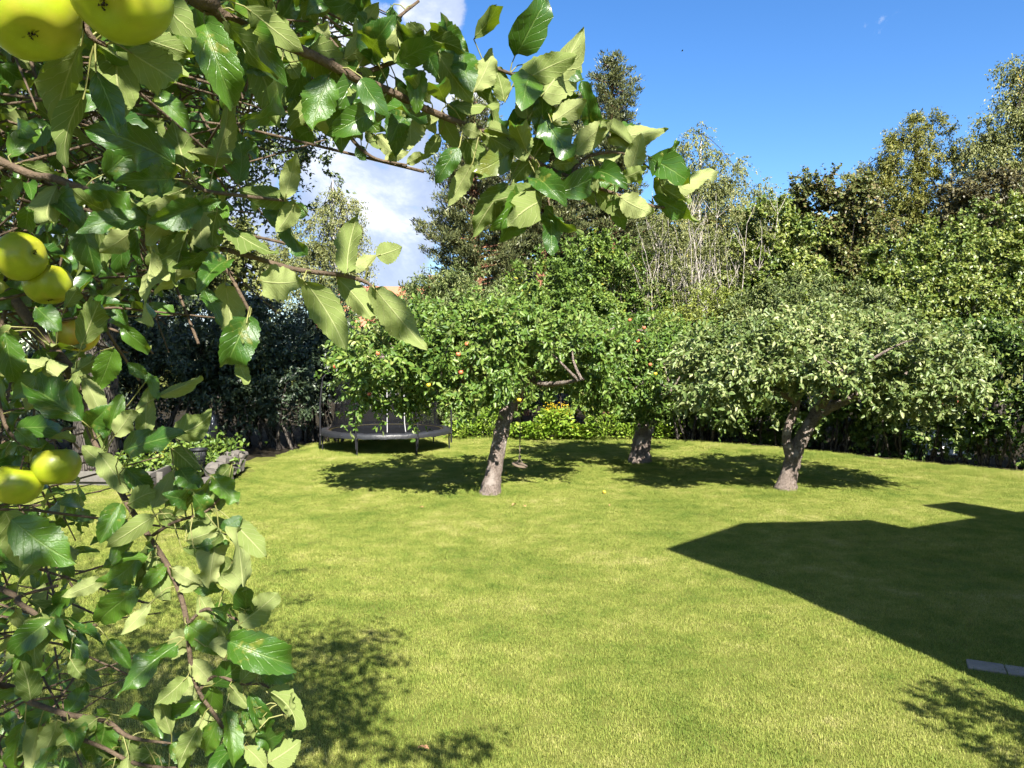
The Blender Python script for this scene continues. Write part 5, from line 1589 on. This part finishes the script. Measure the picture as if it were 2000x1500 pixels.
# leaves: (base px,py, tip px,py, width px, side facing us ['u' pale underside / 't' upper side], distance)
HL = [
    (161, 78, 106, 264, 62, 'u', .74), (228, 80, 242, 232, 86, 'u', .80), (345, 322, 163, 250, 66, 't', .95), (424, 308, 446, 186, 42, 'u', .95), (497, 112, 543, 250, 64, 'u', .98),
    (572, 186, 596, 242, 46, 'u', 1.05), (556, 388, 463, 370, 48, 'u', .95), (557, 388, 576, 300, 40, 'u', .94), (577, 394, 538, 454, 40, 'u', .95), (392, 400, 288, 434, 92, 't', .93),
    (390, 404, 433, 390, 42, 't', .93), (288, 428, 148, 456, 52, 't', .95), (282, 424, 154, 376, 80, 't', 1.0), (368, 448, 342, 562, 40, 'u', .97), (505, 548, 592, 548, 64, 'u', .97),
    (437, 440, 545, 496, 36, 'u', .97), (594, 548, 676, 685, 62, 'u', .96), (730, 562, 836, 686, 66, 'u', .97), (656, 540, 728, 626, 44, 'u', 1.0), (440, 553, 456, 674, 58, 'u', 1.03),
    (486, 620, 443, 712, 62, 't', .96), (483, 622, 474, 672, 24, 'u', .95), (466, 708, 486, 750, 28, 'u', .98), (678, 532, 703, 410, 46, 'u', .97), (735, 500, 786, 482, 52, 'u', .99), (683, 528, 736, 497, 30, 'u', 1.0),
    (388, 402, 300, 560, 60, 'u', 1.05), (300, 470, 275, 630, 55, 'u', 1.05), (405, 480, 380, 560, 40, 't', 1.02), (545, 395, 600, 500, 45, 't', 1.02), (600, 420, 560, 400, 40, 't', 1.0),
    # right hand branch
    (835, 62, 916, 102, 68, 't', 1.08), (828, 58, 777, 76, 44, 'u', 1.08), (824, 76, 912, 106, 30, 'u', 1.07), (890, 98, 832, 134, 44, 'u', 1.09), (730, 150, 669, 150, 36, 'u', 1.0), (802, 208, 800, 292, 58, 'u', 1.1),
    (858, 262, 826, 312, 30, 'u', 1.12), (926, 178, 962, 98, 52, 'u', 1.1), (932, 148, 884, 168, 38, 'u', 1.11), (1004, 168, 1128, 108, 62, 'u', 1.09), (1060, 186, 1141, 55, 74, 'u', 1.07), (1030, 232, 1036, 162, 48, 'u', 1.1),
    (985, 198, 962, 122, 40, 'u', 1.12), (1080, 238, 1147, 194, 46, 'u', 1.1), (1008, 244, 1026, 314, 52, 'u', 1.12), (942, 260, 998, 292, 32, 'u', 1.1), (904, 250, 942, 266, 28, 'u', 1.09), (896, 288, 850, 360, 42, 't', 1.08),
    (922, 320, 874, 404, 42, 'u', 1.1), (992, 358, 924, 460, 56, 'u', 1.13), (1062, 374, 1008, 390, 36, 'u', 1.1), (1028, 400, 985, 406, 28, 't', 1.09), (1014, 420, 1010, 462, 30, 'u', 1.1), (1074, 408, 1076, 502, 46, 't', 1.12),
    (1066, 402, 1140, 452, 28, 't', 1.1), (1120, 300, 1198, 234, 50, 'u', 1.14), (1190, 270, 1307, 252, 42, 'u', 1.15), (1152, 302, 1258, 276, 32, 'u', 1.16), (1230, 335, 1252, 260, 46, 'u', 1.16), (1292, 340, 1322, 274, 38, 't', 1.17),
    (1300, 362, 1404, 332, 36, 'u', 1.17), (1080, 322, 1132, 318, 30, 'u', 1.12), (1195, 360, 1150, 334, 36, 't', 1.15), (1210, 385, 1277, 416, 52, 'u', 1.15), (1164, 374, 1236, 426, 42, 'u', 1.17), (1276, 384, 1367, 433, 42, 't', 1.18),
    (1292, 364, 1347, 396, 30, 'u', 1.16), (1210, 350, 1264, 324, 32, 'u', 1.14), (1100, 348, 1162, 402, 36, 'u', 1.14), (905, 240, 880, 200, 36, 't', 1.12), (985, 272, 960, 215, 40, 't', 1.13), (1040, 310, 1060, 250, 46, 'u', 1.13),
    (1040, 312, 1000, 360, 40, 'u', 1.13), (1110, 345, 1085, 290, 40, 't', 1.15), (830, 212, 850, 265, 36, 'u', 1.1), (860, 225, 905, 300, 40, 'u', 1.12), (1200, 378, 1175, 320, 40, 't', 1.17), (1062, 350, 1100, 400, 30, 'u', 1.13),
    (714, 258, 744, 290, 24, 'u', 1.34), (698, 284, 716, 314, 24, 't', 1.34), (735, 262, 764, 298, 24, 'u', 1.33), (752, 314, 800, 296, 24, 'u', 1.33), (795, 320, 832, 300, 22, 'u', 1.33), (652, 234, 684, 210, 26, 'u', 1.36), (690, 196, 724, 220, 24, 't', 1.3),
    (695, 88, 740, 4, 46, 'u', 1.08), (735, 72, 700, 20, 40, 't', 1.08), (775, 168, 792, 228, 40, 'u', 1.05), (690, 150, 660, 95, 44, 't', 1.02), (640, 120, 600, 60, 46, 't', 1.0), (612, 108, 640, 40, 44, 'u', 1.0), (560, 88, 520, 20, 46, 'u', .97),
    (540, 82, 585, 150, 48, 'u', .97), (640, 125, 690, 185, 36, 'u', 1.02), (600, 110, 560, 200, 44, 't', 1.02), (470, 48, 500, -20, 48, 't', .94), (440, 40, 395, 110, 48, 'u', .95), (760, 178, 735, 240, 36, 'u', 1.06), (720, 165, 760, 130, 32, 't', 1.04),
    # lower left
    (22, 1015, 152, 1102, 96, 't', .85), (10, 1000, 40, 1110, 60, 'u', .86), (236, 984, 194, 1062, 54, 't', 1.13), (256, 1044, 213, 1107, 28, 'u', 1.14), (272, 1085, 203, 1138, 56, 't', 1.15), (270, 1150, 193, 1214, 48, 't', 1.15), (202, 1130, 120, 1166, 38, 'u', 1.18),
    (334, 1108, 400, 1144, 34, 'u', 1.12), (312, 996, 352, 1032, 34, 'u', 1.13), (364, 1056, 430, 1034, 36, 'u', 1.1), (357, 1070, 430, 1042, 26, 'u', 1.12), (478, 1192, 461, 1030, 54, 'u', 1.08), (468, 1220, 543, 1158, 64, 'u', 1.08), (432, 1036, 474, 1008, 32, 't', 1.12),
    (381, 1070, 448, 1058, 24, 't', 1.1), (456, 1094, 418, 1142, 46, 'u', 1.13), (371, 1140, 436, 1152, 38, 't', 1.14), (390, 1165, 422, 1214, 36, 'u', 1.13), (418, 1184, 468, 1232, 40, 't', 1.14), (444, 1250, 571, 1296, 64, 't', 1.07), (404, 1262, 520, 1262, 26, 'u', 1.1),
    (346, 1258, 228, 1364, 52, 't', 1.1), (364, 1324, 301, 1377, 48, 'u', 1.1), (470, 1332, 510, 1288, 36, 'u', 1.1), (508, 1312, 576, 1326, 40, 't', 1.12), (450, 1340, 486, 1382, 34, 'u', 1.1), (440, 1390, 456, 1502, 42, 't', 1.1), (388, 1420, 348, 1498, 48, 'u', 1.11),
    (524, 1490, 588, 1446, 66, 'u', 1.08), (560, 1402, 573, 1352, 20, 'u', 1.1), (514, 1400, 484, 1440, 26, 'u', 1.11), (475, 1385, 490, 1430, 22, 't', 1.12), (112, 1408, 73, 1494, 44, 'u', 1.15), (205, 1410, 180, 1490, 50, 't', 1.15), (138, 1288, 168, 1326, 32, 'u', 1.2),
    (502, 1432, 540, 1474, 34, 't', 1.1), (478, 1458, 520, 1502, 36, 'u', 1.09), (366, 1230, 330, 1290, 40, 'u', 1.14), (372, 1290, 420, 1345, 40, 'u', 1.13), (388, 1350, 330, 1410, 40, 'u', 1.14), (425, 1405, 400, 1470, 36, 't', 1.15), (350, 1155, 400, 1120, 34, 'u', 1.13),
    (326, 1102, 280, 1150, 36, 't', 1.15), (255, 1440, 240, 1500, 34, 'u', 1.15), (335, 1452, 370, 1500, 34, 't', 1.14), (462, 1475, 440, 1520, 40, 'u', 1.15), (130, 1395, 170, 1330, 44, 't', 1.2), (60, 1372, 40, 1290, 46, 'u', 1.22),
    # left
    (160, 674, 196, 588, 42, 'u', 1.2), (222, 680, 189, 762, 44, 't', 1.22), (71, 600, 121, 648, 42, 't', 1.2), (122, 743, 36, 703, 32, 'u', 1.22), (160, 822, 62, 762, 64, 't', 1.18), (134, 768, 158, 722, 26, 'u', 1.22), (285, 852, 291, 753, 38, 'u', 1.18),
    (340, 850, 413, 808, 62, 'u', 1.15), (240, 880, 369, 846, 54, 't', 1.1), (194, 886, 252, 964, 48, 'u', 1.18), (246, 915, 298, 966, 44, 't', 1.17), (298, 992, 338, 918, 38, 'u', 1.14), (339, 1006, 420, 928, 32, 'u', 1.1), (414, 930, 465, 988, 46, 't', 1.1),
    (452, 908, 418, 950, 34, 'u', 1.13), (352, 915, 392, 960, 38, 't', 1.14), (311, 774, 393, 734, 28, 'u', 1.18), (288, 736, 248, 708, 28, 't', 1.18), (290, 728, 308, 782, 26, 't', 1.18), (336, 876, 380, 918, 36, 'u', 1.14), (31, 838, 79, 872, 34, 't', 1.22),
    (162, 738, 198, 830, 38, 'u', 1.2), (128, 600, 153, 560, 26, 'u', 1.25), (250, 985, 305, 960, 40, 'u', 1.15), (205, 905, 160, 870, 42, 'u', 1.2), (172, 830, 215, 790, 40, 't', 1.2), (225, 850, 260, 800, 36, 'u', 1.18), (215, 840, 240, 770, 40, 't', 1.19),
    (140, 730, 190, 700, 36, 'u', 1.24), (20, 640, -20, 720, 50, 'u', 1.2), (10, 650, 30, 750, 50, 't', 1.2), (420, 1000, 440, 925, 36, 'u', 1.12), (400, 1000, 360, 950, 36, 't', 1.12), (380, 1010, 430, 980, 34, 'u', 1.11),
]
USED = np.zeros(0)
NEAR_LEAVES = []          # world matrices, variant
lr = random.Random(77)


def place_leaf(bp, tp_, side, ratio, var=None):
    bp, tp_ = Vector(bp), Vector(tp_)
    Y = (tp_ - bp); L_ = Y.length; Y.normalize()
    view = (Vector((0, 0, CAMZ)) - (bp + tp_) / 2).normalized()
    n = (view - Y * view.dot(Y)).normalized()
    if side == 'u': n = -n
    vi = var if var is not None else lr.choice(EASY if lr.random() < .55 else range(len(LV)))
    wt = .54 * math.cos(LV[vi][5] * .8)
    xs = min(max(ratio / wt, .80), 1.55)
    cosr = min(1.0, ratio / (wt * xs))
    roll = math.acos(cosr) * lr.choice((-1, 1)) + lr.uniform(-.22, .22)
    n = Quaternion(Y, roll) @ n
    X = Y.cross(n).normalized()
    n = X.cross(Y)
    # line the leaf's own chord up with base -> tip
    V = LV[vi][0]
    ch = Vector(V[-4]); cl = ch.length
    R = Matrix((X, Y, n)).transposed()
    q = ch.normalized().rotation_difference(Vector((0, 1, 0))).to_matrix()
    s = L_ / cl
    Mx = Matrix.Translation(bp) @ (R @ q).to_4x4() @ Matrix.Diagonal((s * xs, s, s, 1))
    return Mx, vi


def nearest_branch(p):
    d = ((BPTS - np.array(tuple(p))) ** 2).sum(1)
    i = int(np.argmin(d))
    return i, math.sqrt(d[i])


petioles = []
for (bx, by, tx, ty, wd, sd, D) in HL:
    ln_ = math.hypot(tx - bx, ty - by)
    tilt = lr.uniform(-.45, .45) * ln_ / F * D
    b_ = P(bx, by, D); t_ = P(tx, ty, D + tilt)
    Mx, vi = place_leaf(b_, t_, sd, wd / max(ln_, 1))
    i, d = nearest_branch(b_)
    NEAR_LEAVES.append((Mx, vi, BKEY[i]))
    if d < .16:
        petioles.append((BPTS[i], np.array(tuple(b_)), np.array(tuple((t_ - b_).normalized())), d))

# more leaves growing from the same branches, filling the dense parts; regions given in photo pixels
def in_fill(px, py):
    if px < 620 and py < 330: return .7
    if px < 420 and py < 660: return .7
    if px < 160 and py < 1500: return .7
    if px < 330 and py > 1150: return .35
    if px < 560 and py > 1000: return .3
    if px < 430 and 660 < py < 1000: return .25
    if 620 <= px < 900 and py < 260: return .45
    if 900 <= px < 1330 and py < 440: return .4
    return 0.0


def project(p):
    q = Vector(p) - Vector((0, 0, CAMZ))
    zc = q.y * math.cos(PITCH) - q.z * math.sin(PITCH)
    yc = q.y * math.sin(PITCH) + q.z * math.cos(PITCH)
    return 1000 + F * q.x / zc, 750 - F * yc / zc


extra, tries = [], 0
while len(extra) < 270 and tries < 6000:
    tries += 1
    i = lr.randrange(len(BPTS))
    bp0 = Vector(BPTS[i])
    px, py = project(bp0)
    dv = Vector((lr.gauss(0, 1), lr.gauss(0, .8), lr.gauss(-.15, 1))).normalized()
    bp = bp0 + dv * lr.uniform(.012, .05)
    if bp.y < .55: continue
    ax = (dv + Vector((lr.gauss(0, .4), lr.gauss(0, .4), lr.gauss(-.45, .5)))).normalized()
    L_ = lr.uniform(.055, .09)
    tp2 = bp + ax * L_
    mx_, my_ = project((bp + tp2) / 2)
    if not (-120 < mx_ < 1450 and -120 < my_ < 1600): continue
    if lr.random() > in_fill(mx_, my_): continue
    ex, ey = project(tp2)
    if (660 < ex < 860 and ey > 330) or (ex > 600 and ey > 480): continue
    Mx, vi = place_leaf(bp, tp2, lr.choice('utt'), lr.uniform(.25, .62), lr.randrange(len(LV)))
    extra.append((Mx, vi, BKEY[i]))
    petioles.append((BPTS[i], np.array(tuple(bp)), np.array(tuple(ax)), (bp - bp0).length))
all_leaves = NEAR_LEAVES + extra
single, rest = all_leaves[:298], all_leaves[298:]
for Mx, vi, key in single:
    o = bpy.data.objects.new('leaf', LV[vi][3])
    COL.objects.link(o)
    par = branch_obj[key]
    o.parent = par
    o.matrix_parent_inverse = Matrix.Identity(4)
    # the branch itself sits in world coordinates (its tree Empty is undone by its own parent inverse)
    o.matrix_local = Mx

# petioles (thin green leaf stalks)
pp = []
for s, e, ax, d in petioles:
    mid = (s + e) / 2 + np.array([0, 0, .12 * d]) - ax * d * .1
    pp.append(([s, mid, e - ax * .002, e + ax * .006], [.0011, .0009, .0009, .0008]))
po = tube_obj('leaf_stalks', pp, M['petiole'], near_tree, 5)
po["kind"] = "stuff"

# the many further leaves of this tree: deeper in the crown behind the single ones, and above the picture (they shade the lawn)
rng = np.random.default_rng(950)
mats_, vis_ = [m_[0] for m_ in rest], [m_[1] for m_ in rest]


def scatter_leaf(c, spread, Lr=(.05, .088)):
    bp = Vector(c) + Vector(rng.standard_normal(3) * spread)
    ax = Vector(rng.standard_normal(3) * .8 + np.array([0, 0, -.5])).normalized()
    n = Vector(rng.standard_normal(3) * .6 + np.array([.1, -.65, .35]))
    X = ax.cross(n).normalized(); n = X.cross(ax)
    s = rng.uniform(*Lr)
    return Matrix.Translation(bp) @ Matrix((X, ax, n)).transposed().to_4x4() @ Matrix.Diagonal((s, s, s, 1))


deep = []
for k in range(2600):
    px, py = rng.uniform(-150, 640), rng.uniform(-150, 1560)
    D = rng.uniform(1.3, 2.6)
    lim = 640 - max(0, py - 60) * .75
    if py > 520: lim = 230 if py > 560 else 280
    if py > 640: lim = 110
    if py > 1080: lim = 130
    if px > lim: continue
    if py > 640 and rng.random() < .3: continue
    deep.append((px, py, D))
twp = []
for px, py, D in deep:
    c = P(px, py, D)
    if rng.random() < .5:
        d2 = Vector(rng.standard_normal(3) * np.array([.12, .12, .07]))
        twp.append(([np.array(c - d2), np.array(c + Vector((0, 0, .02))), np.array(c + d2)], [.003, .0025, .0015]))
    mats_.append(scatter_leaf(c, .05)); vis_.append(int(rng.integers(0, len(LV))))
    if rng.random() < .6:
        mats_.append(scatter_leaf(c, .07)); vis_.append(int(rng.integers(0, len(LV))))
# overhead crown
KX, KY = math.tan(0), 1.15
shadow_spots = []
for (ax_, ay_, bx_, by_, n_, rr) in ((560, 1285, 800, 1232, 60, .055), (620, 1262, 790, 1300, 50, .06), (530, 1120, 625, 1112, 22, .05), (540, 1185, 620, 1165, 24, .06), (560, 1350, 720, 1390, 70, .10), (600, 1450, 740, 1400, 80, .13),
                              (760, 1480, 980, 1432, 75, .07), (840, 1500, 950, 1455, 40, .07), (560, 1420, 640, 1500, 110, .18), (440, 1330, 560, 1370, 80, .2), (300, 1440, 480, 1480, 130, .25), (180, 1300, 330, 1260, 120, .3),
                              (300, 1180, 430, 1200, 80, .22), (60, 1150, 250, 1120, 120, .3), (40, 1400, 180, 1420, 130, .3), (160, 1040, 330, 1060, 70, .3), (60, 1010, 180, 1000, 60, .3)):
    for _ in range(int(n_ * 1.7)):
        fr = rng.random()
        g = G(ax_ + (bx_ - ax_) * fr, ay_ + (by_ - ay_) * fr)
        q = g + Vector((rng.normal(0, rr), rng.normal(0, rr), 0))
        for z in np.arange(3.7, 6.5, .2):
            pz = q + Vector((math.sin(SUN_AZ), -math.cos(SUN_AZ), 0)) * (z / math.tan(SUN_EL)) + Vector((0, 0, z))
            zz_ = z + rng.uniform(0, .25)
            pz = q + Vector((math.sin(SUN_AZ), -math.cos(SUN_AZ), 0)) * (zz_ / math.tan(SUN_EL)) + Vector((0, 0, zz_))
            if pz.y < .2 or zz_ > CAMZ + .50 * pz.y + .16:
                break
        shadow_spots.append(pz)
        mats_.append(scatter_leaf(pz, .02, (.06, .095))); vis_.append(int(rng.integers(0, len(LV))))
n_full = len(mats_)
for k in range(4200):      # crown above the picture that keeps the leaves further in partly in shade
    c = (rng.uniform(-2.6, .35), rng.uniform(.35, 2.3), rng.uniform(4.0, 5.2))
    mats_.append(scatter_leaf(c, .08, (.065, .095))); vis_.append(int(rng.integers(0, len(LV))))
for k in range(1500):  # unseen leaves added to shade the leaves at the lower left
    c = (rng.uniform(-1.7, -.02), rng.uniform(-1.4, .12), rng.uniform(3.6, 4.5))
    if c[0] > -.38 and c[1] > -.3: continue
    mats_.append(scatter_leaf(c, .08, (.065, .095))); vis_.append(int(rng.integers(0, len(LV))))
for k in range(300):  # sparse unseen leaves added to cast dapples on the nearest leaves
    c = (rng.uniform(-1.0, .7), rng.uniform(-.7, .3), rng.uniform(3.7, 4.6))
    mats_.append(scatter_leaf(c, .08, (.065, .095))); vis_.append(int(rng.integers(0, len(LV))))
sp = np.array([tuple(p) for p in shadow_spots])
for k in range(60):
    i = int(rng.integers(0, len(sp)))
    s = np.array(tuple(tpn[int(rng.integers(18, len(tpn)))]))
    twp += limbs(rng, [s], [sp[i]], .012, .003, 6, .1)
Vall, Fall, Uall, off = [], [], [], 0
for mi_, (Mx, vi) in enumerate(zip(mats_, vis_)):
    V, Fc, UV = LV[vi][:3]
    # coarser copy: every second row and column
    rows, cols = 24, 6
    stp = 3 if mi_ < n_full else 6
    gi_ = (np.arange(0, rows + 1, stp)[:, None] * (cols + 1) + np.arange(0, cols + 1, 2)[None]).ravel()
    V2 = V[gi_]; U2 = UV[gi_]
    w_ = cols // 2 + 1; h_ = rows // stp
    q = (np.arange(h_)[:, None] * w_ + np.arange(w_ - 1)[None]).ravel()
    F2 = np.stack([q, q + 1, q + w_ + 1, q + w_], 1)
    Mn = np.array(Mx)
    Vall.append(V2 @ Mn[:3, :3].T + Mn[:3, 3]); Fall.append(F2 + off); Uall.append(U2); off += len(V2)
me = leaf_mesh_obj(np.concatenate(Vall), np.concatenate(Fall), np.concatenate(Uall), 'foliage')
fo_ = link('foliage', me, None, near_tree)
fo_["kind"] = "stuff"
tw_o = tube_obj('twigs', twp, M['twig'], near_tree, 5)
tw_o["kind"] = "stuff"

# shrub outside the picture on the right; its shadow falls on the lower right corner of the lawn
rng = np.random.default_rng(970)
tgt = G(1900, 1420)
zc_ = 2.3
cc = tgt + Vector((math.sin(SUN_AZ), -math.cos(SUN_AZ), 0)) * (zc_ / math.tan(SUN_EL)) + Vector((.15, 0, zc_))
shrub('corner_shrub', 'leafy shrub just outside the right edge, its shadow on the lower right lawn', [(np.array(cc), np.array([.55, .5, .5]), 1.0), (np.array(cc) + np.array([.5, -.1, -.5]), np.array([.5, .5, .6]), 1.0)],
      M['hedge_leaf'], 971, 60, 7, 8, .3, .07, None, 10, base=Vector((cc.x + .5, cc.y, 0)))

# ------------------------------------------------------------------ small things on the lawn and in the sky
M['dry_leaf'] = simple_mat('dry_leaf', (.36, .19, .09), rough=.8, var=.35, scale=60)
V, Fc, UV = LV[9][:3]
for i, (px, py, L_, lab) in enumerate(((838, 1475, .085, 'curled brown fallen leaf in the shadow at the bottom of the lawn'), (1008, 992, .12, 'pale dry fallen leaf on the lawn in front of the leaning trunk'),
                                       (1022, 995, .10, 'dry fallen leaf just right of the pale one before the leaning trunk'), (820, 996, .08, 'small dry leaf lying left of the leaning trunk'), (1190, 992, .07, 'small dry leaf on the lawn below the orange windfall'))):
    g = G(px, py)
    me = mesh_np('fallen_leaf', V, Fc, 4)
    o = link('fallen_leaf', me, M['dry_leaf'], smooth=True)
    o.matrix_world = Matrix.Translation(g + Vector((0, 0, .035 + float(hgt(np.float64(g.x), np.float64(g.y)))))) @ Matrix.Rotation(1.1 * i + 1.4, 4, 'Z') @ Matrix.Rotation(.15, 4, 'X') @ Matrix.Scale(L_, 4)
    tag(o, lab, 'leaf', 'fallen leaves on the lawn')

M['bird'] = simple_mat('bird', (.03, .03, .035), rough=.7)
bc = P(1333, 100, 60)
me = bpy.data.meshes.new('bird')
me.from_pydata([(-.10, 0, 0), (0, .02, .03), (.08, 0, .01), (0, -.02, -.02), (-.16, .02, .01), (.01, .16, .06), (-.05, .15, .06), (.01, -.16, .06), (-.05, -.15, .06), (.03, .02, .01), (.03, -.02, .01)], [],
               [(0, 1, 3), (1, 2, 3), (0, 3, 1), (0, 1, 4), (9, 5, 6, 0), (10, 0, 8, 7)])
o = link('bird', me, M['bird'])
o.location = bc
tag(o, 'tiny dark bird flying in the blue sky', 'bird')
